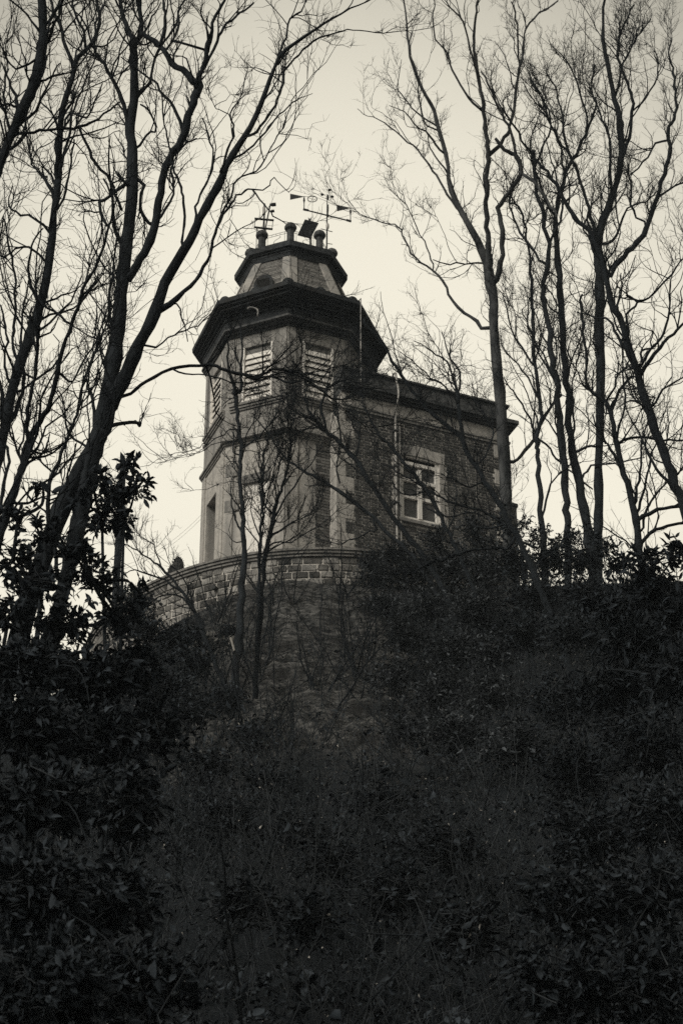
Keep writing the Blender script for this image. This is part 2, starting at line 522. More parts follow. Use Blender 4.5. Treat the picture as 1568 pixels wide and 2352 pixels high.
wall = thing('retaining_wall', arc(0, WR, ZC - 3.6), 'curved coursed stone retaining wall with pale joints and moulded coping below the tower', 'wall')
A0, A1 = -88.0, 52.0
def ring_wall(R0, R1_, z0, z1, a0, a1, n=60):
    b = MB(); vs = []; fs = []
    for i in range(n + 1):
        a = a0 + (a1 - a0) * i / n
        vs += [arc(a, R1_, z0), arc(a, R1_, z1), arc(a, R0, z1), arc(a, R0, z0)]
    for i in range(n):
        k = i * 4
        fs += [(k + j, k + (j + 1) % 4, k + 4 + (j + 1) % 4, k + 4 + j) for j in range(4)]
    fs += [(0, 3, 2, 1), (n * 4, n * 4 + 1, n * 4 + 2, n * 4 + 3)]
    b.add(vs, fs); return b
ring_wall(WR - .5, WR - .022, ZC - 3.6, ZC - .2, A0, A1).build('mortar_core', M['joint'], wall)
for (o_, z0, z1) in ((.045, -.2, -.135), (.085, -.132, -.065), (.12, -.062, 0)):
    ring_wall(WR - .45, WR + o_, ZC + z0, ZC + z1, A0, A1, 80).build('coping_course', M['coping'], wall)

def stone_box(a0, a1, R0, R1_, z0, z1, j=.004):
    b = MB(); P = []
    n = 2
    for i in range(n + 1):
        a = a0 + (a1 - a0) * i / n
        dr = rng.uniform(-j, j) * 2
        P += [arc(a, R1_ + dr, z0 + rng.uniform(-j, j)), arc(a, R1_ + dr + rng.uniform(-j, j), z1 + rng.uniform(-j, j)), arc(a, R0, z1), arc(a, R0, z0)]
    fs = []
    for i in range(n):
        k = i * 4
        fs += [(k + q_, k + (q_ + 1) % 4, k + 4 + (q_ + 1) % 4, k + 4 + q_) for q_ in range(4)]
    fs += [(0, 3, 2, 1), (n * 4, n * 4 + 1, n * 4 + 2, n * 4 + 3)]
    b.add(P, fs); return b
low = MB()
n_st = 0
z = ZC - .205
for c in range(15):
    h = random.uniform(.19, .235)
    a = A0 + 1 + random.uniform(0, 2)
    while a < A1 - 3:
        wdt = random.uniform(2.2, 3.6) if random.random() < .75 else random.uniform(3.6, 4.6)
        if -66 < a < 22 and c < 8:
            bb = stone_box(a, a + wdt - .32, WR - .2, WR + random.uniform(-.004, .012), z - h + .032, z)
            ob = bb.build('stone', M['wstone'], wall, bevel=.012); n_st += 1
        else:
            bb = stone_box(a, a + wdt - .32, WR - .2, WR + random.uniform(-.004, .012), z - h + .032, z)
            low.add(bb.v, bb.f)
        a += wdt
    z -= h
low.build('stonework', M['wstone_s'], wall, 'stuff')
print('stones', n_st)
# drain pipe through the wall
pp = on_plane(494.6, 1352, arc(-28, WR, 0), unit(arc(-28, WR, 0) - np.array([WC[0], WC[1], 0])))
dn = unit(np.array([pp[0] - WC[0], pp[1] - WC[1], 0]))
MB().tube([pp - dn * .2, pp + dn * .1], .06, 10).build('drain_pipe', M['iron'], wall)
# terrace floor
b = MB(); n = 64
b.add([(WC[0] + (WR - .3) * math.cos(2 * math.pi * i / n), WC[1] + (WR - .3) * math.sin(2 * math.pi * i / n), TER) for i in range(n)], [tuple(range(n))])
tag(b.build('terrace', M['trim']), 'paved round terrace around the tower foot', 'terrace', kind='structure')

# ------------------------------------------------------------------ the tower building
bld = thing('tower_building', (OX, OY, TER), 'stone octagonal tower with louvred windows and dark eaves joined to a brick wing', 'building')
ZUP = np.array([0, 0, 1.0])

def oct_band(name, prof, m, kind=None, parent=bld, closed=False):
    """flat-sided ring swept round the octagon; prof = (R, z) from bottom to top"""
    b = MB(); n = len(prof)
    vs = [corner_e(k, R, z) for k in range(8) for R, z in prof]
    fs = []
    for k in range(8):
        k2 = (k + 1) % 8
        for i in range(n - 1 + (1 if closed else 0)):
            i2 = (i + 1) % n
            fs.append((k * n + i, k2 * n + i, k2 * n + i2, k * n + i2))
    b.add(vs, fs)
    return b.build(name, m, parent, kind)

def panel(b, c, n, t, u0, u1, z0, z1, holes, depth):
    """vertical wall face with rectangular openings and their reveals"""
    us = sorted({u0, u1, *[h[0] for h in holes], *[h[1] for h in holes]})
    zs = sorted({z0, z1, *[h[2] for h in holes], *[h[3] for h in holes]})
    P = lambda u, z, d=0: c + t * u + n * d + ZUP * z
    for i in range(len(us) - 1):
        for j in range(len(zs) - 1):
            um, zm = (us[i] + us[i + 1]) / 2, (zs[j] + zs[j + 1]) / 2
            if any(h[0] < um < h[1] and h[2] < zm < h[3] for h in holes): continue
            b.add([P(us[i], zs[j]), P(us[i + 1], zs[j]), P(us[i + 1], zs[j + 1]), P(us[i], zs[j + 1])], [(0, 1, 2, 3)])
    for h in holes:
        a0, a1, b0, b1 = h
        r = [(a0, b0), (a1, b0), (a1, b1), (a0, b1)]
        for k in range(4):
            p, q_ = r[k], r[(k + 1) % 4]
            b.add([P(*p), P(*p, -depth), P(*q_, -depth), P(*q_)], [(0, 1, 2, 3)])
        # no back: the opening stays open to the room or is closed by its door

HALF = RW * math.sin(rad(22.5))         # half the width of a face
# ---- openings
def uv(x, y, k, R=RW):
    c, n, t = face_frame(k, R)
    p = on_plane(x, y, c, n)
    return np.dot(p - c, t), p[2]
lv = {}
for k, (xa, xb, yt, yb) in {-1: (558.5, 624.4, 800, 926), 0: (692.5, 761.7, 783, 911)}.items():
    ua, _ = uv(xa, 860, k); ub, _ = uv(xb, 860, k)
    lv[k] = (ua, ub)
ztop = uv(692.5, 783, 0)[1]; zbot = uv(692.5, 911, 0)[1]
print('louvre', lv, ztop, zbot)
LW = .43
door_u0 = uv(560, 1180, -1)[0]; door_u1 = uv(615, 1180, -1)[0]
door_top = uv(588, 1108, -1)[1]
sd0, sdt0 = uv(474.6, 1164.6, -2); sd1, sdt1 = uv(496.5, 1127, -2)
sd_top = (sdt0 + sdt1) / 2
print('side door', sd0, sd1, sdt0 - TER, sdt1 - TER)
print('door', door_u0, door_u1, door_top - TER)

for k in range(-3, 5):
    c, n, t = face_frame(k, RW)
    hs_up = [(-LW, LW, zbot, ztop)]
    hs_lo = []
    if k == -1: hs_lo = [(door_u0, door_u1, TER, door_top)]
    if k == -2: hs_lo = [(sd0, sd1, TER, sd_top)]
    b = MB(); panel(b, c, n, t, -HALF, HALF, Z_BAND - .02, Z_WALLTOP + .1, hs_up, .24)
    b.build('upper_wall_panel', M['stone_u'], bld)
    b = MB(); panel(b, c, n, t, -HALF, HALF, TER - .8, Z_BAND, hs_lo, .34)
    b.build('lower_wall_panel', M['stone'], bld)
    # louvred window: frame and slats
    fr = MB()
    for s_ in (-1, 1):
        fr.box(c + t * (s_ * (LW - .026)) - n * .04 + ZUP * ((zbot + ztop) / 2), t, n, ZUP, .05, .12, ztop - zbot - .004)
    fr.box(c - n * .04 + ZUP * (zbot + .03), t, n, ZUP, 2 * LW - .11, .12, .055)
    fo = fr.build('louvre_frame', M['white'], bld)
    hd = MB(); hd.box(c - n * .1 + ZUP * (ztop - .1), t, n, ZUP, 2 * LW - .11, .06, .19)
    hd.build('louvre_head', M['stone_d'], fo)
    ns = 8; pit = (ztop - zbot - .26) / ns
    tl = rad(72)
    for i in range(ns):
        zc_ = zbot + .08 + pit * (i + .5)
        az = ZUP * math.sin(tl) - n * math.cos(tl); an = n * math.sin(tl) + ZUP * math.cos(tl)
        sb = MB(); sb.box(c - n * .05 + ZUP * (zc_ + random.uniform(-.008, .008)), t, an, az, 2 * LW - .112, .018, .19)
        sb.build('louvre_slat', M['white'], fo)
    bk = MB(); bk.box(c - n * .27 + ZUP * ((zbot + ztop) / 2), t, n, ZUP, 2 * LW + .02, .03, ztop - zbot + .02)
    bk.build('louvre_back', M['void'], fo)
    # sill below it and the frieze panel under that
    if k != 0 or True:
        sl = MB()
        for (dz, hh, dd) in ((0, .07, .11), (-.075, .06, .075), (-.14, .05, .04)):
            sl.box(c + n * (dd / 2 - .01) + ZUP * (zbot - .055 + dz), t, n, ZUP, 1.5 - .02 * dd, dd + .02, hh)
        sl.build('window_sill', M['trim'], bld)
    # corner strips that frame the face
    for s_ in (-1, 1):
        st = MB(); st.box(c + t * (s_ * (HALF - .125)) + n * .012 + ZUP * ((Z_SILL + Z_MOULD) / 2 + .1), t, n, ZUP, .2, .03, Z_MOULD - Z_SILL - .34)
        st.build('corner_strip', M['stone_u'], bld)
    if k in (-1, -2, 1, 2, 3, -3):
        for s_ in (-1, 1):
            st = MB(); st.box(c + t * (s_ * (HALF - .14)) + n * .014 + ZUP * ((TER + Z_BAND) / 2 - .05), t, n, ZUP, .24, .036, Z_BAND - TER - .1)
            st.build('pilaster', M['stone'], bld)

# near corner piers of the right front face: stone half, then brick up to the wing
c0, n0, t0_ = face_frame(0, RW)
u_st = uv(724, 1180, 0)[0]
st = MB(); st.box(c0 + t0_ * (-HALF + .17) + n0 * .012 + ZUP * ((TER + Z_BAND) / 2 - .05), t0_, n0, ZUP, .3, .034, Z_BAND - TER - .1)
st.build('pilaster', M['stone'], bld)
# dark weathered blocks of the left pilaster and the lintel over the door
cL, nL, tL = face_frame(-1, RW)
for (xa, xb, ya, yb) in ((513, 546, 1068, 1098), (509, 549, 1150, 1178)):
    ua = -HALF + .035; ub = uv(xb, ya, -1)[0]
    za = uv((xa + xb) / 2, yb, -1)[1]; zb = uv((xa + xb) / 2, ya, -1)[1]
    sb = MB(); sb.box(cL + tL * ((ua + ub) / 2) + nL * .018 + ZUP * ((za + zb) / 2), tL, nL, ZUP, ub - ua, .05, zb - za)
    sb.build('rusticated_block', M['trim'], bld, bevel=.015)
lb = MB(); lb.box(cL + tL * ((door_u0 + door_u1) / 2) + nL * .02 + ZUP * (door_top + .13), tL, nL, ZUP, door_u1 - door_u0 + .08, .07, .25)
lb.build('door_lintel', M['stone_d'], bld)
dr = MB(); dr.box(cL + tL * ((door_u0 + door_u1) / 2) - nL * .05 + ZUP * ((TER + door_top) / 2), tL, nL, ZUP, door_u1 - door_u0 - .01, .05, door_top - TER - .01)
dro = dr.build('door', M['door'], bld)
for (fz, fh) in ((.28, .42), (.66, .2), (.85, .12)):
    for s_ in (-1, 1):
        pb = MB(); pb.box(cL + tL * ((door_u0 + door_u1) / 2 + s_ * .165) - nL * .02 + ZUP * (TER + fz * (door_top - TER)), tL, nL, ZUP, .25, .014, fh * (door_top - TER) - .08)
        pb.build('door_panel', M['door'], dro, bevel=.006)
MB().tube([cL + tL * (door_u1 - .06) - nL * .025 + ZUP * (TER + 1.05), cL + tL * (door_u1 - .06) + nL * .04 + ZUP * (TER + 1.05)], .025, 8).build('door_handle', M['iron'], dro)
# side doorway with its dark leaf
cS, nS, tS = face_frame(-2, RW)
MB().box(cS + tS * ((sd0 + sd1) / 2) - nS * .3 + ZUP * ((TER + sd_top) / 2), tS, nS, ZUP, sd1 - sd0 - .01, .05, sd_top - TER - .01).build('side_door', M['stone_d'], bld)

# ---- bands, cornices and roofs (profiles run bottom to top)
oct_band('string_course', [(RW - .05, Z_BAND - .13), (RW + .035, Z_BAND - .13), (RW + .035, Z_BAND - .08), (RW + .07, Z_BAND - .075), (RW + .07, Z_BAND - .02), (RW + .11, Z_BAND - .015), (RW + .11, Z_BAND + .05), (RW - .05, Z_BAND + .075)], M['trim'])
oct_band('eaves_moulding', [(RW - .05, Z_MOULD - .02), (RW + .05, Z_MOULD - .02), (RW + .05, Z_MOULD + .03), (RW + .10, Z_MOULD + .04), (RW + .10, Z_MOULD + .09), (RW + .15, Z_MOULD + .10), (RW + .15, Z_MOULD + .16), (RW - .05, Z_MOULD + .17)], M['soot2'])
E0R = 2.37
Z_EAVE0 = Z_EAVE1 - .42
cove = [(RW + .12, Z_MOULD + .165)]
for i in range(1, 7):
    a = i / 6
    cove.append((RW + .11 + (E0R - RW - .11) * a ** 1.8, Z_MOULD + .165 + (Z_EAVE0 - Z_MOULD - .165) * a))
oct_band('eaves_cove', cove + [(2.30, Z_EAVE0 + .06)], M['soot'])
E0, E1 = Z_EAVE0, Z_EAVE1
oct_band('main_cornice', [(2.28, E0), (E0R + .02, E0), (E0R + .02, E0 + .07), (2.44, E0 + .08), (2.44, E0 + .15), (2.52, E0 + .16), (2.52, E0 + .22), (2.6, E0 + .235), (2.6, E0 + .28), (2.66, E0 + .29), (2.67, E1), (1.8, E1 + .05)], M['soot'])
RB, RT = 2.2, 1.34
ZR0 = E1 + .03
ZR1 = z_near(588, RT)
print('mansard height', ZR1 - ZR0, 'walls', Z_WALLTOP - TER)
oct_band('roof_boarding', [(RB - .02, ZR0), (RT - .02, ZR1)], M['soot2'])
NR = 30
for k in range(-3, 5):
    b = MB()
    for i in range(NR):
        f0, f1 = i / NR, (i + 1.15) / NR
        Ra, Rb = RB + (RT - RB) * f0 + .014, RB + (RT - RB) * f1 + .004
        za, zb = ZR0 + (ZR1 - ZR0) * f0, ZR0 + (ZR1 - ZR0) * f1
        m_ = 3
        off = .5 / m_ if i % 2 else 0
        for j in range(-1, m_):
            v0 = max(.0, j / m_ + off); v1 = min(1, (j + 1) / m_ + off - .008)
            if v1 - v0 < .02: continue
            dj = rng.uniform(-.004, .004)
            A = lambda R, z, v: corner(k, R + dj, z) * (1 - v) + corner(k + 1, R + dj, z) * v
            b.add([A(Ra, za, v0), A(Ra, za, v1), A(Rb, zb, v1), A(Rb, zb, v0), A(Ra - .009, za, v0), A(Ra - .009, za, v1)], [(0, 1, 2, 3), (0, 4, 5, 1)])
    b.build('slate_courses', M['slate'], bld, 'stuff')
    # hip flashing over the corner k
    b = MB()
    for s_ in (-1, 1):
        w0 = .26
        q = []
        for R, z in ((RB + .05, ZR0), (RT + .05, ZR1)):
            p0 = corner(k, R, z); p1 = corner(k + s_, R, z)
            q += [p0, p0 + unit(p1 - p0) * (w0 if R > 1.7 else w0 * .8)]
        inn = [p - unit(np.array([p[0] - OX, p[1] - OY, 0])) * .05 for p in q]
        f = (0, 1, 3, 2) if s_ > 0 else (0, 2, 3, 1)
        b.add(q + inn, [f, (1, 5, 7, 3) if s_ > 0 else (1, 3, 7, 5), (0, 4, 5, 1)])
    b.build('hip_flashing', M['hip'], bld)
    # round ornaments on the cornice: at the corner and the middle of each face
    for kk, R in ((k, 2.4), (k + .5, 2.4 * math.cos(rad(22.5)))):
        a = rad(DEL + 45 * kk)
        n = np.array([math.sin(a), -math.cos(a), 0]); t = np.array([math.cos(a), math.sin(a), 0])
        p = np.array([OX, OY, E1 + .01]) + n * R
        p[1] = OY + (p[1] - OY) * 1.15
        P, fs = [], []
        m_ = 9; r_ = .165
        for (d, rr_) in ((-.1, r_), (.05, r_), (.1, r_ * .78)):
            P += [p + n * d + t * (rr_ * math.cos(math.pi * i / (m_ - 1))) + ZUP * (.1 + rr_ * math.sin(math.pi * i / (m_ - 1))) for i in range(m_)] + [p + n * d - t * rr_ , p + n * d + t * rr_]
        w_ = m_ + 2
        for r in range(2):
            fs += [(r * w_ + i, r * w_ + (i + 1) % w_, (r + 1) * w_ + (i + 1) % w_, (r + 1) * w_ + i) for i in range(w_)]
        fs += [tuple(range(2 * w_, 3 * w_)), tuple(range(w_))[::-1]]
        b = MB(); b.add(P, fs); b.build('antefix', M['soot'], bld)
# upper cornice and flat top
ZT = z_near(553, 1.52)
hU = ZT - ZR1
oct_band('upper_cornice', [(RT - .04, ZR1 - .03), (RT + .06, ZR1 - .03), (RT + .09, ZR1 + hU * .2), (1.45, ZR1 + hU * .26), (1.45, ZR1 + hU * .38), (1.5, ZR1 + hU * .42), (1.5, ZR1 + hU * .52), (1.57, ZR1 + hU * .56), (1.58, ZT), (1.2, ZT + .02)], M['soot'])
b = MB(); b.add([corner(k, 1.5, ZT + .018) for k in range(8)], [tuple(range(8))]); b.build('roof_deck', M['soot2'], bld)
# finial posts at the corners with iron railing between
RP = 1.13
tops = []
for k in range(-3, 5):
    p = corner(k, RP, ZT)
    b = MB()
    prof = [(.14, 0), (.14, .07), (.105, .1), (.1, .66), (.125, .68), (.165, .71), (.175, .77), (.165, .83), (.1, .9), (.02, .92)]
    m_ = 8
    vs = [p + np.array([r * math.cos(2 * math.pi * i / m_), r * math.sin(2 * math.pi * i / m_), z]) for r, z in prof for i in range(m_)]
    fs = [(r * m_ + i, r * m_ + (i + 1) % m_, (r + 1) * m_ + (i + 1) % m_, (r + 1) * m_ + i) for r in range(len(prof) - 1) for i in range(m_)]
    fs += [tuple(range(m_))[::-1], tuple((len(prof) - 1) * m_ + i for i in range(m_))]
    b.add(vs, fs); b.build('finial_post', M['soot2'], bld)
    pa, pb = corner(k, RP, ZT), corner(k + 1, RP, ZT)
    b = MB()
    for h_ in (.62, .69):
        b.tube([pa + ZUP * h_, pb + ZUP * h_], .007, 4)
    for f in (.2, .8):
        q_ = pa * (1 - f) + pb * f
        b.tube([q_, q_ + ZUP * .69], .006, 4)
    for f in (.36, .5, .64):
        q_ = pa * (1 - f) + pb * f
        b.tube([q_ + ZUP * .62, q_ + ZUP * .69], .005, 4)
    e = unit(pb - pa); mid = (pa + pb) / 2
    sc1 = []
    for i in range(20):
        a = i / 19
        sc1.append(mid + e * (.16 * math.cos(a * 7.2) * (.35 + .65 * abs(1 - 2 * a))) + ZUP * (.28 + .3 * a))
    b.tube(sc1, .007, 4)
    b.build('railing', M['iron'], bld)
# dormer with a rounded hood on the left roof slope
cD, nD, tD = face_frame(-1, 1.72)
zc_ = ZR0 + .88
b = MB(); P = []; m_ = 9
for d, r_ in ((-.35, .24), (.1, .24), (.14, .28), (.2, .28)):
    P += [cD + nD * d + tD * (r_ * math.cos(math.pi * i / (m_ - 1)) - .02) + ZUP * (zc_ + .1 + r_ * math.sin(math.pi * i / (m_ - 1))) for i in range(m_)] + [cD + nD * d + tD * (-.02 - r_) + ZUP * (zc_ - .2), cD + nD * d + tD * (r_ - .02) + ZUP * (zc_ - .2)]
w_ = m_ + 2
b.add(P, [(r * w_ + i, r * w_ + (i + 1) % w_, (r + 1) * w_ + (i + 1) % w_, (r + 1) * w_ + i) for r in range(3) for i in range(w_)] + [tuple(range(3 * w_, 4 * w_))])
dm = b.build('dormer', M['soot'], bld)
MB().box(cD + nD * .2 + tD * -.02 + ZUP * (zc_ + .02), tD, nD, ZUP, .36, .03, .4).build('dormer_opening', M['void'], dm)
MB().tube([cD + nD * .26 + tD * u + ZUP * (zc_ - .26 - .06 * math.cos(u * 5)) for u in np.linspace(-.25, .28, 9)], .022, 6).build('dormer_sill', M['pipe'], dm)
# conduit bend under the eaves and two cables down the face
p0 = at(573, 706, OY - 2.75); p1 = at(592, 712, OY - 2.75)
MB().tube(smooth_path([p0 - [0.05, 0, .05], p0, (p0 + p1) / 2 + [0, 0, .03], p1, p1 - ZUP * .2], 14), .022, 8).build('conduit_bend', M['pipe'], bld, smooth=True)
MB().tube([corner(1, 2.3, E1 + .06), corner_e(1, 2.72, E1 + .04), corner_e(1, 2.72, E1 - .1), corner_e(1, 2.71, E0), corner_e(1, 2.70, Z_SILL + .45)], .015, 6).build('cable_pipe', M['pipe'], bld)

# ------------------------------------------------------------------ brick wing
WN, WT = n0, t0_
wc = np.array([OX, OY, 0]) + WN * (RW * math.cos(rad(22.5)) + .46)
def wu(x, y):
    p = on_plane(x, y, wc, WN)
    return np.dot(p - wc, WT), p[2]
U0 = wu(773.5, 1100)[0]; U1 = wu(1163, 1000)[0]
ZB = TER - .9
ZBR = wu(918.6, 968)[1]                 # top of the brickwork
def zw(y, x=918.6, off=0.0):            # height of a line that lies `off` in front of the wing face
    return np.array(on_plane(x, y, wc + WN * off, WN))[2]
win0, win1 = wu(919, 1100)[0], wu(1008, 1100)[0]
wtop = zw(1046, 918.6); wbot = zw(1190, 918.6)
print('wing', U0, U1, 'len', U1 - U0, 'brick height', ZBR - TER, 'win', win1 - win0, wtop - wbot, wbot - TER)
def wp(u, z, d=0): return wc + WT * u + WN * d + ZUP * z
WD = 5.0
b = MB()
panel(b, wc, WN, WT, U0, U1, ZB, ZBR, [(win0, win1, wbot, wtop)], .3)
for u, flip in ((U0, 0), (U1, 1)):
    q = [wp(u, ZB), wp(u, ZBR), wp(u, ZBR, -WD), wp(u, ZB, -WD)]
    b.add(q, [(0, 1, 2, 3)[::-1] if flip else (0, 1, 2, 3)])
b.add([wp(U0, ZB, -WD), wp(U1, ZB, -WD), wp(U1, ZBR, -WD), wp(U0, ZBR, -WD)], [(3, 2, 1, 0)])
wingw = b.build('brick_wall', M['mortar'], bld)

def ubox(name, m, u0, u1, z0, z1, d, dback=None, side=None, parent=bld, bevel=0, kind=None):
    """block on the wing: from d in front of the face back into it"""
    bk = -.12 if dback is None else dback
    return MB().box(wp((u0 + u1) / 2, (z0 + z1) / 2, (d + bk) / 2), WT, WN, ZUP, u1 - u0, d - bk, z1 - z0).build(name, m, parent, kind, bevel=bevel)

# stone dressings over the brickwork, each course a block over the whole plan
lev = [(ZBR - .005, ZBR + .07, .04, 'architrave', 'trim'), (ZBR + .074, ZBR + .13, .07, 'architrave', 'trim'), (ZBR + .133, ZBR + .50, .02, 'frieze', 'stone'),
       (ZBR + .503, ZBR + .56, .10, 'cornice_course', 'soot2'), (ZBR + .563, ZBR + .63, .18, 'cornice_course', 'soot2'), (ZBR + .633, ZBR + .74, .25, 'cornice_course', 'soot2')]
for z0, z1, d, nm, mm in lev:
    MB().box(wp((U0 + .12 + U1 + d) / 2, (z0 + z1) / 2, (d - WD) / 2), WT, WN, ZUP, U1 + d - U0 - .12, WD + d, z1 - z0).build(nm, M[mm], bld)
ZP = zw(877, 918.6, .06)
MB().box(wp((U0 + .1 + U1) / 2, (ZBR + .743 + ZP) / 2, (.06 - WD) / 2), WT, WN, ZUP, U1 - U0 - .1, WD + .06, ZP - ZBR - .743).build('parapet', M['soot2'], bld)
u = U0 + .1
while u < U1 + .05:                      # coping stones of the parapet
    l = random.uniform(.5, .75)
    u2 = min(u + l, U1 + .08)
    ubox('parapet_coping', M['soot2'], u, u2 - .012, ZP + .002, ZP + .075 + random.uniform(-.008, .012), .12, -.5, bevel=.01)
    u = u2 + .0

# window
wf = MB()
wx, wz = (win0 + win1) / 2, (wbot + wtop) / 2
for s_ in (-1, 1):
    wf.box(wp(wx + s_ * ((win1 - win0) / 2 - .05), wz, -.07), WT, WN, ZUP, .1, .09, wtop - wbot)
wf.box(wp(wx, wtop - .16, -.07), WT, WN, ZUP, win1 - win0 - .2, .085, .1)
wf.box(wp(wx, wbot + .06, -.07), WT, WN, ZUP, win1 - win0 - .2, .085, .12)
wfo = wf.build('window_frame', M['white'], bld)
MB().box(wp(wx, wtop - .055, -.09), WT, WN, ZUP, win1 - win0 - .2, .05, .11).build('window_head', M['void'], wfo)
MB().box(wp(wx, wz - .1, -.05), WT, WN, ZUP, .1, .1, wtop - wbot - .42).build('mullion', M['white'], wfo)
H = wtop - wbot - .21
zt = [wbot + .12, wbot + .12 + H * .36, wbot + .12 + H * .66, wbot + .12 + H]
for zz in zt[1:3]:
    for s_ in (-1, 1):
        MB().box(wp(wx + s_ * (win1 - win0 - .1) / 4, zz, -.06), WT, WN, ZUP, (win1 - win0 - .3) / 2 - .004, .07, .09).build('transom', M['white'], wfo)
for r in range(3):
    for s_ in (-1, 1):
        MB().box(wp(wx + s_ * (win1 - win0 - .1) / 4, (zt[r] + zt[r + 1]) / 2, -.1), WT, WN, ZUP, (win1 - win0 - .3) / 2, .012, zt[r + 1] - zt[r] - .05).build('pane', M['glass'], wfo)
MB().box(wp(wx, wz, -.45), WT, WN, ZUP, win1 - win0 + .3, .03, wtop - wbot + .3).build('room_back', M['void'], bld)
ubox('window_sill', M['trim'], win0 - .1, win1 + .1, wbot - .11, wbot - .004, .09, bevel=.01)
# arched stone head of three voussoirs, and jamb blocks
for i, (ua, ub) in enumerate(((win0 - .14, win0 + .27), (win0 + .275, win1 - .28), (win1 - .275, win1 + .14))):
    P = []
    for s_ in (.035, -.2):
        row_t, row_b = [], []
        for q in np.linspace(0, 1, 5):
            uu = ua + (ub - ua) * q
            e = (uu - wx) / ((win1 - win0) / 2 + .14)
            row_b.append(wp(uu, wtop + .001 + (0 if abs(e) > .8 else .07 * (1 - (e / .8) ** 2)), s_))
            row_t.append(wp(uu, wtop + .34 - .12 * e * e + (.04 if i == 1 else 0), s_))
        P += row_b + row_t[::-1]
    b = MB(); b.add(P, [tuple(range(10)), tuple(range(10, 20))[::-1]] + [(i_, 10 + i_, 10 + (i_ + 1) % 10, (i_ + 1) % 10) for i_ in range(10)])
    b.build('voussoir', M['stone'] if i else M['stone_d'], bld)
z = wtop - .003
for i in range(6):
    h = .31
    for s_ in (0, 1):
        w_ = .2 if i % 2 else .13
        if s_: ubox('jamb_stone', M['stone'], win1 + .004, win1 + w_, z - h + .008, z, .03, bevel=.008)
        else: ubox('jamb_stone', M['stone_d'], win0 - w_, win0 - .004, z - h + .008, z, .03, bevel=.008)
    z -= h

# corner quoins: alternating long and short, left corner shows its bright return
holes = [(win0 - .21, win1 + .21, wbot - .12, wtop - .0), (win0 - .15, win1 + .15, wtop - .01, wtop + .37)]
z = ZBR - .008; i = 0
qh = .42
while z - qh > ZB:
    w_ = .47 if i % 2 else .25
    rt = .34 if i % 2 else .46
    MB().box(wp(U0 - .012 + w_ / 2, z - qh / 2, .016 - rt / 2), WT, WN, ZUP, w_, rt, qh - .008).build('quoin', M['stone'], bld, bevel=.006)
    holes.append((U0 - .02, U0 + w_ - .01, z - qh, z))
    w2 = .25 if i % 2 else .42
    MB().box(wp(U1 + .012 - w2 / 2, z - qh / 2, .016 - rt / 2), WT, WN, ZUP, w2, rt, qh - .008).build('quoin', M['stone'], bld, bevel=.006)
    holes.append((U1 - w2 + .01, U1 + .02, z - qh, z))
    z -= qh; i += 1
# bricks: nearest and clearest ones singly, the rest joined
BL, BH, J = .23, .066, .022
brick_me = MB().box((0, 0, 0), (1, 0, 0), (0, 1, 0), (0, 0, 1), BL, .04, BH).mesh('brick')
brick_me.materials.append(M['brick'])
rz = math.atan2(WT[1], WT[0])
rest = MB(); cand = []
z = ZBR - .012 - BH / 2; r = 0
while z > ZB + .3:
    head = r % 2
    uu = U0 + (0 if head else -.06)
    while uu < U1:
        l = BL if (not head or True) else BL / 2
        if head and random.random() < .5: l = BL / 2 - J / 2
        segs = [(uu, uu + l)]
        uu = uu + l + J
        for h in holes:
            if z + BH / 2 > h[2] and z - BH / 2 < h[3]:
                ns_ = []
                for a, b_ in segs:
                    if b_ <= h[0] or a >= h[1]: ns_.append((a, b_)); continue
                    if a < h[0] - J: ns_.append((a, h[0] - J))
                    if b_ > h[1] + J: ns_.append((h[1] + J, b_))
                segs = ns_
        for a, b_ in segs:
            a, b_ = max(a, U0), min(b_, U1)
            if b_ - a > .035: cand.append((a, b_, z, b_ - a))
    z -= BH + J; r += 1
def clear(cd):                          # seen clear of the ivy and near the left or top of the wall
    a, b_, z_, l = cd
    return (z_ - TER) * 1.0 - abs(a - (U0 + 1.6)) * .35
cand.sort(key=clear, reverse=True)
print('bricks', len(cand))
for q, (a, b_, z_, l) in enumerate(cand):
    d = random.uniform(-.013, -.007)
    if q < 300:
        o = bpy.data.objects.new('brick', brick_me)
        col.objects.link(o)
        o.parent = wingw
        o.location = tuple(wp((a + b_) / 2, z_ + random.uniform(-.002, .002), d))
        o.scale = (l / BL, 1, 1)
        o.rotation_euler = (random.uniform(-.02, .02), random.uniform(-.006, .006), rz)
    else:
        rest.box(wp((a + b_) / 2, z_ + random.uniform(-.002, .002), d), WT, WN, ZUP, l, .04, BH)
rest.build('brickwork', M['brick_s'], wingw, 'stuff')
# brick strip of the tower between the stone and the wing
bs = MB(); z = Z_BAND - .2; r = 0
MB().box(c0 + t0_ * ((u_st + HALF) / 2) + n0 * .005 + ZUP * ((Z_BAND - .17 + TER - .5) / 2), t0_, n0, ZUP, HALF - u_st, .02, Z_BAND - .17 - TER + .5).build('brick_infill_bed', M['mortar_d'], bld)
while z > TER - .3:
    uu = u_st + (.0 if r % 2 else -.11)
    while uu < HALF:
        a, b_ = max(uu, u_st), min(uu + BL, HALF)
        if b_ - a > .04: bs.box(c0 + t0_ * ((a + b_) / 2) + n0 * (.008 + random.uniform(0, .012)) + ZUP * z, t0_, n0, ZUP, b_ - a, .03, BH)
        uu += BL + J
    z -= BH + J; r += 1
bs.build('brick_infill', M['brick_t'], bld, 'stuff')
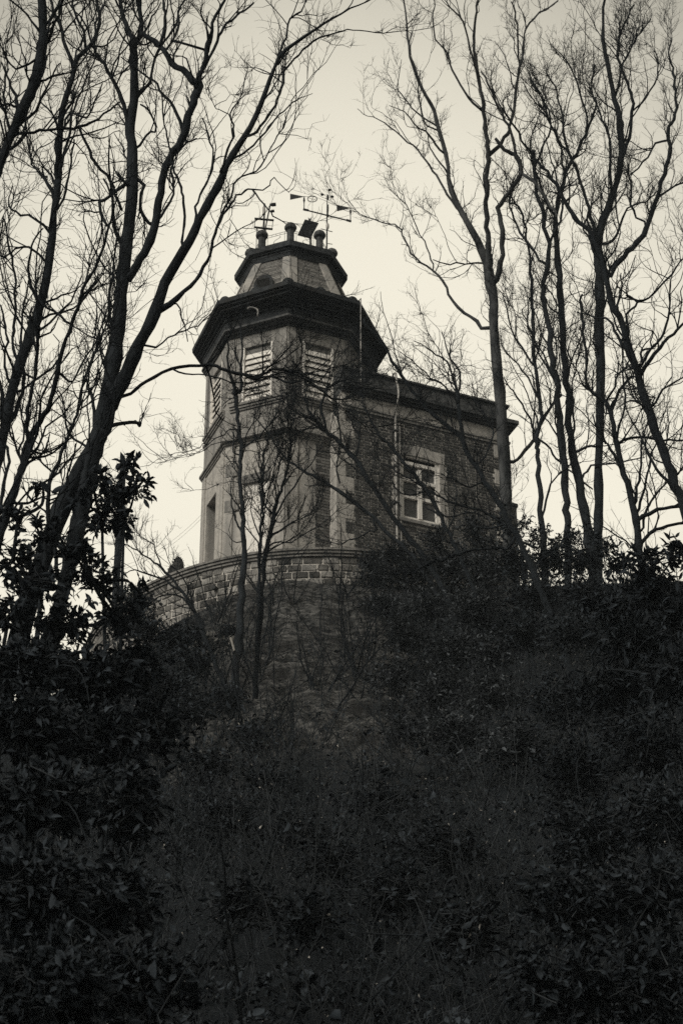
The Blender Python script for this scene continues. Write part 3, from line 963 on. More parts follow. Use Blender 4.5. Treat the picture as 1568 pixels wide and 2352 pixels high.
# rainwater pipe with a gooseneck over the parapet
pu = wu(905, 1000)[0]
path = [wp(pu - .02, ZP + .02, -.05), wp(pu - .02, ZP + .2, .03), wp(pu, ZP + .16, .15), wp(pu, ZP - .1, .2), wp(pu, ZBR + .8, .3), wp(pu, ZBR + .5, .3), wp(pu, ZBR + .2, .13), wp(pu, ZBR - .2, .09), wp(pu, ZBR - 1.2, .09), wp(pu, TER - .2, .09)]
MB().tube(smooth_path(path, 46), .028, 10).build('downpipe', M['pipe'], bld, smooth=True)
MB().tube([wp(pu + .13, ZBR - .1, .05), wp(pu + .13, TER, .05)], .022, 6).build('cable_conduit', M['pipe'], bld)
for zz in (ZBR - .4, ZBR - 1.5, ZBR - 2.6):
    MB().box(wp(pu, zz, .07), WT, WN, ZUP, .13, .14, .035).build('pipe_bracket', M['steel'], bld)
# low annex behind the right end of the wing
MB().box(wp(U1 + .2, (ZB + zw(1142, 1175)) / 2, -1.6), WT, WN, ZUP, .4, 2.4, zw(1142, 1175) - ZB).build('annex_wall', M['stone_d'], bld)
MB().box(wp(U1 + .21, zw(1142, 1175) + .052, -1.6), WT, WN, ZUP, .44, 2.46, .1).build('annex_cornice', M['soot2'], bld)

# ------------------------------------------------------------------ instruments on the roof
def k2(x, y, dy=0.0): return at(*K2(x, y), OY + dy)
def roofed(x, y, dy=0.0):               # foot of a mast: straight down to the deck
    p = k2(x, y, dy); return np.array([p[0], p[1], ZT + .018])

mast = thing('anemometer_mast', roofed(1117, 860, .3), 'tall wind mast with slanted cross arm, two vane cones and spinning cups', 'wind mast')
ft = roofed(1117, 860, .3); tp = k2(1135, 185, .3); tp[0] = ft[0] + .01
MB().tube([ft, ft * .4 + tp * .6, tp], [.024, .022, .012], 8).build('pole', M['iron'], mast)
for ya, yb, rr_ in ((190, 250, .036), (310, 420, .03), (430, 460, .045)):
    MB().tube([k2(1131, yb, .3), k2(1132, (ya + yb) / 2, .3), k2(1133, ya, .3)], [.02, rr_, .02], 8).build('collar', M['iron'], mast)
a_, b_ = k2(835, 372, .3), k2(1420, 518, .3)
arm = MB().tube([a_, b_], .022, 6).build('cross_arm', M['iron'], mast)
for (x0, y0, x1, y1) in ((825, 368, 890, 382), (1365, 502, 1424, 520)):
    MB().tube([k2(x0, y0, .3), k2(x1, y1, .3)], .036, 6).build('arm_end', M['iron'], arm)
for (xp, yb, yt, vx0, vx1, vy, hw) in ((835, 365, 205, 660, 830, 210, 36), (1416, 512, 352, 1245, 1420, 352, 38)):
    pv = MB().tube([k2(xp, yb, .3), k2(xp, yt, .3)], .014, 6).build('vane_post', M['iron'], mast)
    MB().tube([k2(xp, yt + 75, .3), k2(xp, yt + 50, .3), k2(xp, yt + 20, .3)], [.018, .034, .018], 8).build('vane_bearing', M['iron'], pv)
    P = [k2(vx0, vy - hw, .3), k2(vx0, vy + hw, .3), k2(vx1, vy, .3)]
    b = MB()
    th = np.array([0, .012, 0])
    b.add([p + th for p in P] + [p - th for p in P], [(0, 1, 2), (5, 4, 3), (0, 3, 4, 1), (1, 4, 5, 2), (2, 5, 3, 0)])
    b.build('vane_fin', M['iron'], mast)
    MB().tube([k2(vx1, vy, .3), k2(vx1 + 150, vy - 2, .3)], [.008, .004], 5).build('vane_needle', M['iron'], mast)
top = k2(1134, 185, .3)
for (x, y) in ((1062, 183), (1155, 125), (1187, 210)):
    q = k2(x, y, .3 + (.1 if y < 150 else 0))
    MB().tube([top, q], .004, 4).build('cup_arm', M['iron'], mast)
    b = MB()
    b.tube([q + np.array([0, 0, s]) * .0 + np.array([dx, 0, 0]) for dx, s in ((-.05, 0), (-.03, 0), (0, 0), (.035, 0), (.05, 0))], [.012, .036, .043, .03, .006], 8)
    b.build('wind_cup', M['iron'], mast)
MB().tube([k2(1045, 612, .3), k2(1190, 650, .3)], .012, 5).build('stay_bar', M['iron'], mast)
MB().tube([k2(1117, 795, .3), k2(1190, 806, .3)], .011, 5).build('stay_bar', M['iron'], mast)
MB().tube([k2(1128, 622, .3), k2(1128, 600, .3), k2(1128, 580, .3), k2(1128, 560, .3), k2(1128, 542, .3)], [.02, .045, .05, .045, .02], 10).build('insulator', M['pale'], mast)

lm = thing('sensor_mast', roofed(330, 700, -.2), 'short sensor mast with a rectangular open bar frame and two dark cups', 'sensor mast')
ft = roofed(325, 700, -.2); tp = k2(330, 300, -.2); tp[0] = ft[0] + .01
MB().tube([ft, tp], .03, 8).build('pole', M['steel'], lm)
MB().tube([k2(331, 435, -.2), k2(331, 345, -.2)], .046, 8).build('sensor_can', M['pale'], lm)
MB().tube([roofed(345, 700, -.25), k2(352, 600, -.25), k2(380, 460, -.25), k2(415, 300, -.25)], .022, 6).build('side_pole', M['iron'], lm)
for (x0, x1, y, rr_) in ((410, 482, 310, .055), (405, 462, 392, .042)):
    MB().tube([k2(x0, y + 4, -.25), k2(x0 + 25, y, -.25), k2(x1, y - 4, -.25)], [rr_ * .4, rr_, rr_ * .95], 10).build('sensor_head', M['iron'], lm)
for (ya, yb, xa, xb) in ((484, 506, 215, 455), (592, 618, 207, 440)):
    MB().tube([k2(xa, ya, -.3), k2(xb, yb, -.3)], .034, 4).build('frame_bar', M['iron'], lm)
for (xa, ya, xb, yb) in ((225, 486, 212, 592), (448, 506, 432, 616)):
    MB().tube([k2(xa, ya, -.3), k2(xb, yb, -.3)], .009, 5).build('frame_rod', M['iron'], lm)
MB().tube([k2(242, 600, -.3), roofed(238, 800, -.3)], .011, 5).build('stay_rod', M['iron'], lm)
MB().tube([k2(245, 610, -.3), k2(300, 700, -.25)], .008, 5).build('stay_wire', M['iron'], lm)

sp = thing('solar_panel', roofed(915, 815, .1), 'dark tilted solar panel on a thin post between the roof finials', 'solar panel')
P = [k2(845, 500, .05), k2(1015, 545, .05), k2(915, 730, -.15), k2(755, 690, -.15)]
nn = unit(np.cross(P[1] - P[0], P[3] - P[0])) * .02
b = MB(); b.add([p + nn for p in P] + [p - nn for p in P], [(0, 1, 2, 3), (7, 6, 5, 4), (0, 4, 5, 1), (1, 5, 6, 2), (2, 6, 7, 3), (3, 7, 4, 0)])
b.build('cell_panel', M['panel'], sp)
MB().tube([roofed(915, 815, -.1), k2(915, 640, -.1)], .03, 8).build('post', M['iron'], sp)
for x, y in ((888, 470), (905, 480), (930, 462)):
    MB().tube([k2(905, 520, .05), k2(x, y, .05)], [.03, .006], 5).build('bird_spike', M['iron'], sp)

ra = thing('ring_antenna', roofed(932, 800, .75), 'thin rod antenna carrying a horizontal crossed wire ring above the solar panel', 'antenna')
ft = roofed(932, 800, .75); tp = k2(942, 60, .75)
MB().tube([ft, tp], [.008, .004], 5).build('rod', M['iron'], ra)
rc = k2(938, 238, .75)
for z_, r_, w_ in ((rc, .135, .012), (k2(943, 116, .75), .035, .006)):
    MB().tube([z_ + np.array([r_ * math.cos(a), r_ * math.sin(a), 0]) for a in np.linspace(0, 2 * math.pi, 25)], w_, 5).build('ring', M['iron'], ra)
for a in (.4, .4 + math.pi / 2):
    MB().tube([rc - .135 * np.array([math.cos(a), math.sin(a), 0]), rc + .135 * np.array([math.cos(a), math.sin(a), 0])], .006, 5).build('ring_spoke', M['iron'], ra)
dc = k2(275, 850, -.3)
ds = thing('dish_antenna', roofed(275, 850, -.3), 'small pale dish at the left edge of the tower roof', 'dish')
dc = roofed(275, 850, -.3)
b = MB()
ax = unit(np.array([-.55, -.8, .25])); ux = unit(np.cross(ax, ZUP)); vx = np.cross(ux, ax)
for r_, d_ in ((.0, 0), (.09, .012), (.16, .045)):
    pass
vs = [dc + ZUP * .42]; fs = []
for j, (r_, d_) in enumerate(((.08, .01), (.15, .045))):
    vs += [dc + ZUP * .42 + ax * d_ + ux * r_ * math.cos(a) + vx * r_ * math.sin(a) for a in np.linspace(0, 2 * math.pi, 12, endpoint=False)]
fs = [(0, 1 + (i + 1) % 12, 1 + i) for i in range(12)] + [(1 + i, 1 + (i + 1) % 12, 13 + (i + 1) % 12, 13 + i) for i in range(12)]
b.add(vs, fs); b.build('reflector', M['pale'], ds)
MB().tube([dc, dc + ZUP * .42], .018, 6).build('stand', M['steel'], ds)

# shrubs in the open along the coping, seen against the sky
def blob(name, c, rx, rz_, label, m):
    n, k = 12, 9
    vs, fs = [], []
    for j in range(k + 1):
        ph = math.pi * j / k
        for i in range(n):
            a = 2 * math.pi * i / n
            q = 1 + .16 * math.sin(3 * a + c[0] * 7) * math.sin(ph) + rng.uniform(-.06, .06)
            rr_ = rx * math.sin(ph) ** .7 * q * (1 + .28 * (j / k - .5))
            vs.append(c + np.array([rr_ * math.cos(a), rr_ * math.sin(a), rz_ * math.cos(ph)]))
    fs = [(j * n + i, j * n + (i + 1) % n, (j + 1) * n + (i + 1) % n, (j + 1) * n + i) for j in range(k) for i in range(n)]
    b = MB(); b.add(vs, fs)
    t_ = thing(name, c - ZUP * rz_, label, 'shrub', 'clipped shrubs along the terrace edge')
    o = b.build('foliage', m, t_, smooth=True)
    P = np.array(vs) ; P = P[rng.integers(0, len(P), 500)]
    V, F = leaves(P, unit(P - c) + rng.normal(size=P.shape) * .5, rng.uniform(.02, .045, len(P)))
    link('leaf_tufts', np_mesh('leaf_tufts', V, F), m, t_, 'stuff')
for x, y, rx, hz, lb_ in ((405, 1307, .15, .36, 'tall dark rounded shrub standing up behind the left coping'), (391, 1322, .13, .26, 'lower rounded shrub leaning against the tall one on the coping'), (371, 1348, .09, .13, 'small dark rounded tuft left of the tall shrub on the coping'), (357, 1357, .07, .12, 'leftmost tiny pointed tuft at the end of the coping')):
    a = -30.0
    best = min(np.linspace(-80, -5, 300), key=lambda q: abs(784 + (arc(q, WR - .2, ZC)[0]) / (np.dot(arc(q, WR - .2, ZC) - CAM, FWD)) * FV - x))
    p = arc(best, WR - .25, ZC)
    blob('clipped_shrub', p + ZUP * (hz * .8), rx, hz, lb_, M['shrubdark'])

# ------------------------------------------------------------------ trees: limbs follow the photograph's lines, at a distance set by the bank they stand on
def ground_at(x, y): return float(hill(np.array([x]), np.array([y]))[0])

class Tree:
    def __init__(s, name, label, Y, bark='bark', group='bare trees on the bank', twig=1.0, tlen=1.0, up=.3, fine=1.0):
        s.name, s.label, s.Y, s.bark, s.group = name, label, Y, bark, group
        s.limbs = []; s.twig, s.tlen, s.up, s.fine = twig, tlen, up, fine
    def limb(s, fr, pts, sc=.5, parent=None, lean=None, free=False):
        """pts: (x, y, width) in crop coordinates of frame fr; sc = crop to frame scale"""
        P = []
        for p in pts:
            f = p[3] if len(p) > 3 else fr
            w_sc = {R2: .3663, L2: .3663, K3: .2563, KA: .2197, K4: .3296}.get(f, .5)
            P.append((*f(p[0], p[1]), p[2] * w_sc * (.84 if s.bark != 'bark2' else .8)))
        s.limbs.append([np.array(P, float), parent, lean, free])
        return len(s.limbs) - 1
    def build(s):
        done = []
        polys = []
        for li, (P, par, lean, free) in enumerate(s.limbs):
            seglen = np.sum(np.hypot(*np.diff(P[:, :2], axis=0).T))
            n = int(np.clip(seglen / 14, 8, 48))
            Q = smooth_path(P, n)
            Q[:, 2] = np.maximum(Q[:, 2], .9)
            # small bends that a traced line loses
            wob = rng.normal(size=(n, 2)) * (.05 if P[:, 2].mean() > 16 else .11) * np.clip(seglen / n, 4, 20)
            wob[0] = 0
            Q[:, :2] += wob + np.sin(np.linspace(0, rng.uniform(3, 9), n))[:, None] * rng.normal(size=2) * np.minimum(3, seglen * .008)
            if par is not None:
                pQ, pY, pP = done[par]
                k = np.argmin(np.hypot(pQ[:, 0] - Q[0, 0], pQ[:, 1] - Q[0, 1]))
                y0 = pY[k]
                sl = lean if lean is not None else rng.choice([-1, 1]) * rng.uniform(.15, .5)
            else:
                y0 = s.Y; sl = lean if lean is not None else rng.uniform(-.12, .12)
            arcl = np.concatenate([[0], np.cumsum(np.hypot(*np.diff(Q[:, :2], axis=0).T))])
            m0 = mpv(at(Q[0, 0], Q[0, 1], y0))
            Yv = y0 + sl * arcl * m0
            W = np.array([at(Q[i, 0], Q[i, 1], Yv[i]) for i in range(n)])
            R = np.array([Q[i, 2] * .5 * mpv(W[i]) for i in range(n)])
            if par is not None and not free:
                W[0] = pP[k]
            if par is None:              # carry the stem down into the bank
                g_ = ground_at(W[0, 0], W[0, 1])
                if W[0, 2] > g_ - .3:
                    dirn = unit(W[0] - W[min(3, n - 1)]); dirn[2] = min(dirn[2], -.55); dirn = unit(dirn)
                    ext = []
                    p = W[0].copy()
                    for _ in range(40):
                        p = p + dirn * .45
                        dirn = unit(dirn + np.array([0, 0, -.25]))
                        ext.append(p.copy())
                        if p[2] < ground_at(p[0], p[1]) - .35: break
                    ext = np.array(ext[::-1])
                    W = np.vstack([ext, W])
                    R = np.concatenate([np.linspace(R[0] * 1.35, R[0] * 1.03, len(ext)), R])
                    Q = np.vstack([np.repeat(Q[:1], len(ext), 0), Q]); Yv = np.concatenate([np.repeat(Yv[0], len(ext)), Yv])
            done.append((Q, Yv, W)); polys.append((W, R, par is None))
        base = polys[0][0][0]
        root = thing(s.name, (base[0], base[1], base[2]), s.label, 'tree', s.group)
        # solid wood
        for W, R, is_tr in polys:
            knob = 1 + rng.normal(size=len(R)) * .08
            k = 12 if R.max() > .1 else (8 if R.max() > .035 else 6)
            MB().tube(W, np.maximum(R * knob, .003), k).build('trunk' if is_tr else 'limb', M[s.bark], root, smooth=True)
        # twigs
        nn = 24
        P0 = np.array([W[np.linspace(0, len(W) - 1, nn).round().astype(int)] if len(W) < 2 else np.stack([np.interp(np.linspace(0, len(W) - 1, nn), np.arange(len(W)), W[:, c]) for c in range(3)], 1) for W, R, _ in polys])
        R0 = np.array([np.interp(np.linspace(0, len(R) - 1, nn), np.arange(len(R)), R) for W, R, _ in polys])
        LN = np.sum(np.linalg.norm(np.diff(P0, axis=1), axis=2), axis=1)
        thin = np.clip(.06 / (R0.mean(1) + .02), .25, 1.5)
        wts = LN * thin
        zv = P0[:, :, 2]
        out = []
        c1 = int(wts.sum() * 4.6 * s.twig * min(1.2, s.Y / 24))
        tk = max(1.0, s.Y / 32)
        c0_ = max(4, int(wts.sum() * .55 * min(1.0, s.twig + .3)))
        z0, rz0 = grow(P0, R0, c0_, 16, 1.2 * s.tlen, 3.4 * s.tlen, (14, 42), s.up * .8, .2, .3, .97, .5, .007, wts, cap=.026)
        out.append(tubes(z0, rz0, 5))
        Z0 = np.stack([np.stack([np.interp(np.linspace(0, 15, nn), np.arange(16), z0[q_, :, c_]) for c_ in range(3)], 1) for q_ in range(c0_)])
        ZR_ = np.stack([np.interp(np.linspace(0, 15, nn), np.arange(16), rz0[q_]) for q_ in range(c0_)])
        wts = np.concatenate([wts * .62, np.full(c0_, wts.sum() * .5 / c0_)])
        P0 = np.concatenate([P0, Z0]); R0 = np.concatenate([R0, ZR_])
        a, ra_ = grow(P0, R0, c1, 9, .5 * s.tlen, 1.7 * s.tlen, (20, 60), s.up, .26, .28, 1.0, .55, .0045 * tk, wts)
        out.append(tubes(a, ra_, 4))
        c2 = int(c1 * 6.2)
        b, rb = grow(a, ra_, c2, 6, .16 * s.tlen, .62 * s.tlen, (25, 60), s.up * .7, .3, .12, 1.0, .62, .0027 * tk)
        out.append(tubes(b, rb, 3))
        c3 = int(c2 * 1.9 * s.fine)
        c, rc_ = grow(b, rb, c3, 3, .06 * s.tlen, .26 * s.tlen, (25, 65), s.up * .5, .3, .15, 1.0, .7, .0019 * tk)
        out.append(tubes(c, rc_, 3))
        V, F = join(out)
        link('twigs', np_mesh('twigs', V, F), M['bark'], root, 'stuff')
        # buds and knots on the limbs
        s.nt = len(F) * 2
        return root

T = []
# --- left side
A = Tree('bare_tree', 'largest bare tree on the left, double leaning trunk fanning into many tall stems', 22, 'bark3', twig=.8)
tA = A.limb(L2, [(60, 2350, 150), (200, 1850, 140), (330, 1480, 130), (450, 1200, 125), (560, 1000, 125), (630, 830, 135), (672, 660, 135), (692, 480, 118), (720, 260, 110), (740, 60, 105), (560, 1230, 70, L1), (588, 1020, 68, L1), (606, 850, 62, L1), (612, 700, 60, L1), (602, 590, 57, L1), (625, 450, 50, L1), (626, 300, 45, L1), (618, 180, 42, L1)], lean=.06)
a1 = tA
tA2 = A.limb(L2, [(380, 1900, 110), (440, 1600, 115), (520, 1270, 120), (585, 1020, 115), (640, 830, 110)], lean=.05)
A.limb(L1, [(615, 190, 30), (580, 100, 26), (548, 0, 22), (530, -120, 16)], parent=a1)
A.limb(L1, [(622, 200, 32), (650, 120, 28), (645, 0, 25), (640, -140, 18)], parent=a1)
a2 = A.limb(L2, [(650, 740, 100), (700, 640, 112), (760, 520, 110), (820, 390, 103), (880, 240, 95), (700, 1440, 66, L1), (755, 1290, 60, L1), (830, 1165, 52, L1), (885, 1060, 48, L1), (950, 930, 45, L1), (1010, 830, 42, L1), (1060, 720, 38, L1), (1130, 620, 35, L1), (1190, 500, 30, L1), (1240, 370, 25, L1), (1290, 260, 22, L1), (1380, 190, 18, L1), (1490, 120, 14, L1), (1580, 65, 10, L1), (1680, 20, 7, L1), (1760, -20, 5, L1)], parent=tA, lean=-.12)
a3 = a2
a2s = A.limb(L1, [(585, 1300, 50), (620, 1230, 45), (665, 1150, 48), (700, 1050, 50), (725, 940, 46), (740, 810, 45), (795, 700, 43), (850, 610, 45), (882, 500, 45), (910, 415, 45), (925, 345, 30), (950, 280, 26), (965, 190, 22), (995, 90, 18), (1035, 0, 15), (1060, -90, 10)], parent=a1, lean=-.15)
A.limb(L1, [(910, 400, 40), (860, 340, 36), (805, 300, 35), (760, 245, 31), (715, 195, 26), (650, 150, 22)], parent=a2s)
A.limb(L1, [(735, 210, 20), (760, 90, 18), (755, 30, 15), (740, -60, 10)], parent=a2s, free=True, lean=.05)
A.limb(L1, [(770, 230, 18), (820, 130, 15), (815, 60, 12), (850, 0, 9)], parent=a2s)
A.limb(L1, [(1292, 258, 14), (1320, 150, 12), (1340, 90, 11), (1390, 30, 9), (1410, -40, 7)], parent=a3)
A.limb(L1, [(1130, 640, 18), (1190, 590, 16), (1250, 510, 15), (1290, 420, 14), (1310, 330, 13), (1360, 260, 12), (1440, 190, 11), (1540, 150, 9), (1620, 135, 8), (1740, 150, 6), (1900, 140, 3)], parent=a3)
A.limb(L1, [(1060, 730, 14), (1150, 690, 12), (1230, 600, 11), (1300, 520, 9), (1360, 470, 7), (1430, 430, 4)], parent=a3)
a4 = A.limb(L1, [(745, 1430, 40), (850, 1335, 26), (920, 1250, 21), (960, 1150, 18), (990, 1050, 16), (1040, 960, 13), (1090, 900, 11), (1150, 870, 10), (1210, 930, 8), (1260, 985, 7), (1320, 1030, 5)], parent=a2, lean=-.1)
A.limb(L1, [(990, 1035, 15), (1050, 920, 12), (1090, 825, 11), (1190, 775, 9), (1260, 650, 8), (1305, 580, 7), (1312, 520, 5)], parent=a4)
A.limb(L1, [(1155, 870, 9), (1225, 868, 8), (1243, 832, 7), (1264, 818, 6), (1290, 850, 5), (1330, 888, 3)], parent=a4)
a5 = A.limb(L2, [(790, 620, 34), (870, 560, 30), (960, 490, 28), (1080, 435, 27), (1220, 412, 26), (1350, 412, 26), (450, 405, 36, K3), (590, 440, 36, K3), (700, 465, 34, K3), (790, 440, 30, K3), (880, 408, 26, K3), (1010, 412, 24, K3), (1130, 445, 20, K3), (1250, 500, 14, K3), (1340, 530, 9, K3)], parent=tA, lean=-.05)
A.limb(K3, [(620, 450, 26), (700, 480, 26), (850, 465, 24), (960, 500, 22), (1060, 515, 20), (1170, 490, 16), (1290, 520, 10)], parent=a5)
A.limb(L2, [(1080, 450, 14), (1180, 468, 13), (1300, 470, 12), (1420, 500, 11), (1500, 560, 9)], parent=a5)
A.limb(L2, [(560, 945, 22), (500, 890, 19), (440, 850, 18), (410, 770, 15), (400, 650, 12), (370, 560, 8)], parent=tA)
A.limb(L1, [(648, 830, 18), (656, 880, 18), (640, 945, 18), (668, 1000, 18), (700, 1035, 17)], parent=a1)
A.limb(L1, [(595, 830, 22), (550, 860, 20), (495, 905, 20), (465, 935, 18), (470, 990, 16), (490, 1040, 14)], parent=a1)
A.limb(L2, [(1000, 80, 12), (1080, 20, 14), (1130, 60, 12), (1150, 160, 10), (1180, 260, 7)], parent=a4, free=True, lean=0)
A.limb(L2, [(930, 330, 20), (1040, 250, 15), (1130, 200, 13), (1240, 160, 10), (1320, 80, 8), (1380, 40, 5)], parent=a2)
A.limb(L1, [(835, 1150, 16), (850, 980, 15), (840, 860, 14), (800, 760, 12), (780, 640, 10), (750, 520, 9), (740, 400, 7)], parent=a3)
A.limb(L1, [(890, 1050, 16), (900, 940, 14), (940, 850, 13), (980, 720, 11), (950, 600, 9), (930, 540, 7)], parent=a3)
A.limb(L1, [(1010, 830, 15), (1040, 700, 14), (1080, 600, 12), (1060, 520, 10), (1110, 440, 8), (1130, 330, 5)], parent=a3)
A.limb(L1, [(700, 1060, 16), (760, 960, 15), (800, 880, 14), (790, 760, 13), (830, 680, 11), (900, 640, 9)], parent=a2s)
A.limb(L1, [(625, 450, 20), (690, 380, 18), (730, 240, 16), (790, 140, 13), (830, 20, 10)], parent=a1)
A.limb(L1, [(600, 600, 20), (560, 470, 22), (520, 380, 20), (470, 290, 18), (440, 240, 16), (445, 120, 13), (480, 20, 10)], parent=a1)
A.limb(L1, [(615, 710, 14), (680, 620, 13), (720, 600, 12), (690, 520, 11), (650, 480, 9)], parent=a1)
A.limb(L1, [(930, 350, 18), (985, 200, 18), (1030, 130, 15), (1090, 70, 12), (1160, 10, 9)], parent=a2s)
T.append(A)

B = Tree('bare_tree', 'thick dark stem curving in from the left edge high up', 19, 'bark', twig=.8)
tB = B.limb(L1, [(-60, 1000, 50), (-30, 850, 48), (0, 740, 46), (40, 630, 48), (90, 520, 56), (150, 400, 60), (190, 270, 60), (205, 150, 56), (198, 0, 52), (190, -120, 40)])
bh = B.limb(L1, [(40, 610, 26), (110, 616, 20), (180, 602, 18), (260, 592, 17), (350, 588, 16), (420, 565, 14), (490, 512, 12), (540, 470, 9)], parent=tB)
B.limb(L1, [(360, 585, 16), (400, 670, 15), (430, 740, 16), (500, 810, 17), (530, 900, 15), (560, 970, 14)], parent=bh)
B.limb(L1, [(100, 500, 16), (40, 480, 14), (-10, 490, 12)], parent=tB)
B.limb(L1, [(40, 320, 12), (20, 400, 13), (30, 520, 13), (45, 600, 12)][::-1], parent=tB)
B.limb(L1, [(205, 120, 22), (250, 60, 20), (290, 0, 16), (310, -60, 10)], parent=tB)
B.limb(L1, [(190, 260, 15), (120, 300, 13), (60, 310, 11), (20, 240, 9), (0, 160, 7)], parent=tB)
B.limb(L1, [(200, 170, 14), (140, 80, 12), (80, 30, 10), (30, -10, 8)], parent=tB)
B.limb(L1, [(190, 380, 14), (260, 340, 12), (330, 330, 10), (420, 230, 8)], parent=tB)
T.append(B)

C = Tree('bare_tree', 'upright dark tree second from the left edge with a straight tall trunk', 20, 'bark', twig=.9)
tC = C.limb(L2, [(-60, 1250, 85), (-10, 1000, 80), (25, 850, 76), (55, 660, 76), (100, 480, 78), (160, 300, 80), (200, 180, 78), (170, 1450, 55, L1), (210, 1300, 50, L1), (235, 1130, 45, L1), (252, 980, 41, L1), (270, 830, 38, L1), (275, 700, 36, L1), (281, 560, 34, L1), (300, 460, 32, L1), (338, 350, 29, L1), (352, 280, 26, L1), (425, 200, 21, L1), (460, 90, 17, L1), (440, -20, 13, L1)])
C.limb(L1, [(342, 320, 22), (300, 190, 20), (262, 90, 18), (235, -10, 15)], parent=tC)
C.limb(L1, [(400, 220, 16), (380, 120, 15), (340, 40, 13), (330, -40, 10)], parent=tC)
C.limb(L2, [(100, 380, 26), (85, 220, 24), (98, 60, 22), (70, 1250, 14, L1), (40, 1100, 12, L1), (20, 1000, 9, L1)], parent=tC)
C.limb(L2, [(60, 530, 22), (32, 380, 20), (35, 200, 18), (10, 40, 15)], parent=tC)
C.limb(L1, [(250, 990, 16), (300, 880, 14), (330, 740, 12), (340, 640, 9)], parent=tC)
C.limb(L1, [(245, 1060, 14), (150, 1000, 13), (70, 980, 12), (40, 930, 10), (60, 850, 7)], parent=tC)
C.limb(L1, [(262, 880, 13), (190, 800, 12), (140, 740, 10), (120, 600, 9), (120, 520, 6)], parent=tC)
C.limb(L1, [(225, 1200, 15), (120, 1130, 12), (60, 1160, 11), (20, 1180, 9)], parent=tC)
C.limb(L1, [(278, 620, 15), (320, 520, 13), (400, 540, 11), (440, 460, 9), (470, 380, 7)], parent=tC)
C.limb(L1, [(270, 800, 12), (310, 700, 11), (350, 610, 10), (350, 520, 8), (320, 510, 6)], parent=tC)
C.limb(L2, [(110, 440, 22), (160, 460, 20), (230, 500, 14), (260, 470, 10)], parent=tC)
T.append(C)

D = Tree('bare_tree', 'forked leaning tree left of the big double trunk, two slim stems', 18, 'bark', twig=.8)
tD = D.limb(L2, [(-90, 1800, 85), (0, 1500, 75), (65, 1300, 66), (130, 1080, 57), (180, 900, 52)])
d1 = D.limb(L2, [(176, 880, 36), (175, 750, 33), (200, 600, 32), (228, 450, 30), (240, 250, 28), (235, 100, 26), (170, 1380, 18, L1), (130, 1250, 15, L1), (150, 1130, 12, L1), (200, 1050, 9, L1)], parent=tD)
d2 = D.limb(L2, [(185, 890, 48), (240, 800, 45), (315, 660, 42), (355, 500, 39), (390, 330, 36), (450, 150, 32), (500, 10, 30), (385, 1310, 22, L1), (440, 1220, 19, L1), (490, 1080, 16, L1), (520, 940, 13, L1), (480, 830, 11, L1), (430, 740, 9, L1), (425, 850, 7, L1)][:12], parent=tD)
D.limb(L2, [(370, 440, 22), (470, 480, 0)][:1] + [(440, 520, 18), (520, 400, 15), (600, 260, 13), (660, 100, 11), (700, -20, 8)], parent=d2, free=False)
D.limb(L2, [(190, 940, 24), (260, 960, 18), (350, 930, 15), (430, 880, 11)], parent=tD)
D.limb(L1, [(310, 1568, 0)][:0] + [(320, 1500, 16), (270, 1440, 14), (200, 1400, 12), (150, 1330, 9)], parent=d2)
T.append(D)

E = Tree('sapling', 'thin crooked sapling rising between the two left trees', 19, 'bark', twig=.7)
tE = E.limb(L2, [(290, 1550, 38), (303, 1380, 35), (312, 1170, 32), (330, 1100, 30), (400, 950, 26), (450, 820, 24), (490, 720, 22), (515, 600, 21), (540, 490, 20), (580, 380, 18), (640, 240, 16), (690, 90, 14), (520, 1380, 9, L1), (540, 1280, 7, L1)])
E.limb(L2, [(330, 1110, 18), (400, 1040, 15), (470, 960, 13), (530, 880, 10), (570, 870, 6)], parent=tE)
E.limb(L2, [(440, 850, 16), (415, 780, 14), (410, 700, 12), (450, 640, 9)], parent=tE)
E.limb(L2, [(520, 590, 14), (600, 520, 12), (650, 380, 10), (700, 240, 7)], parent=tE)
T.append(E)

F_ = Tree('sapling', 'leftmost slender stem bending at the frame edge beside the leafy shrub', 17.5, 'bark', twig=.6)
F_.limb(L2, [(-15, 1400, 30), (10, 1200, 28), (45, 970, 25), (20, 880, 23), (-15, 820, 20), (-50, 700, 16)])
T.append(F_)

# --- right side
G = Tree('bare_tree', 'pale mottled trunk standing before the right end of the brick wing', 48, 'bark2', twig=.45, tlen=1.35, fine=1.2)
tG = G.limb(R2, [(470, 1750, 75), (462, 1500, 75), (452, 1300, 85), (445, 1150, 95), (432, 900, 100), (418, 700, 92), (396, 500, 82), (380, 300, 76), (376, 120, 75), (697, 1378, 55, R1), (682, 1270, 57, R1), (664, 1195, 50, R1), (640, 1130, 42, R1), (600, 1050, 36, R1), (550, 960, 33, R1), (503, 860, 30, R1), (490, 750, 26, R1), (460, 640, 24, R1), (432, 540, 22, R1), (405, 470, 20, R1), (360, 395, 20, R1), (322, 300, 18, R1), (300, 200, 15, R1), (290, 100, 12, R1), (278, -10, 10, R1)])
g1 = tG
g2 = G.limb(R1, [(680, 1270, 44), (676, 1180, 38), (672, 1100, 31), (666, 950, 28), (670, 800, 28), (676, 700, 29), (664, 600, 24), (650, 450, 22), (626, 330, 20), (610, 200, 18), (618, 80, 15), (626, -20, 12)], parent=tG)
g3 = G.limb(R1, [(682, 715, 26), (750, 620, 20), (768, 560, 19), (790, 470, 18), (815, 340, 16), (840, 230, 14), (846, 155, 13), (900, 75, 11), (990, 0, 8)], parent=g2)
G.limb(R1, [(812, 340, 12), (808, 200, 11), (800, 80, 10), (776, 0, 8)], parent=g3)
G.limb(R1, [(628, 350, 13), (600, 250, 12), (560, 120, 11), (510, 40, 9), (480, -10, 7)], parent=g2)
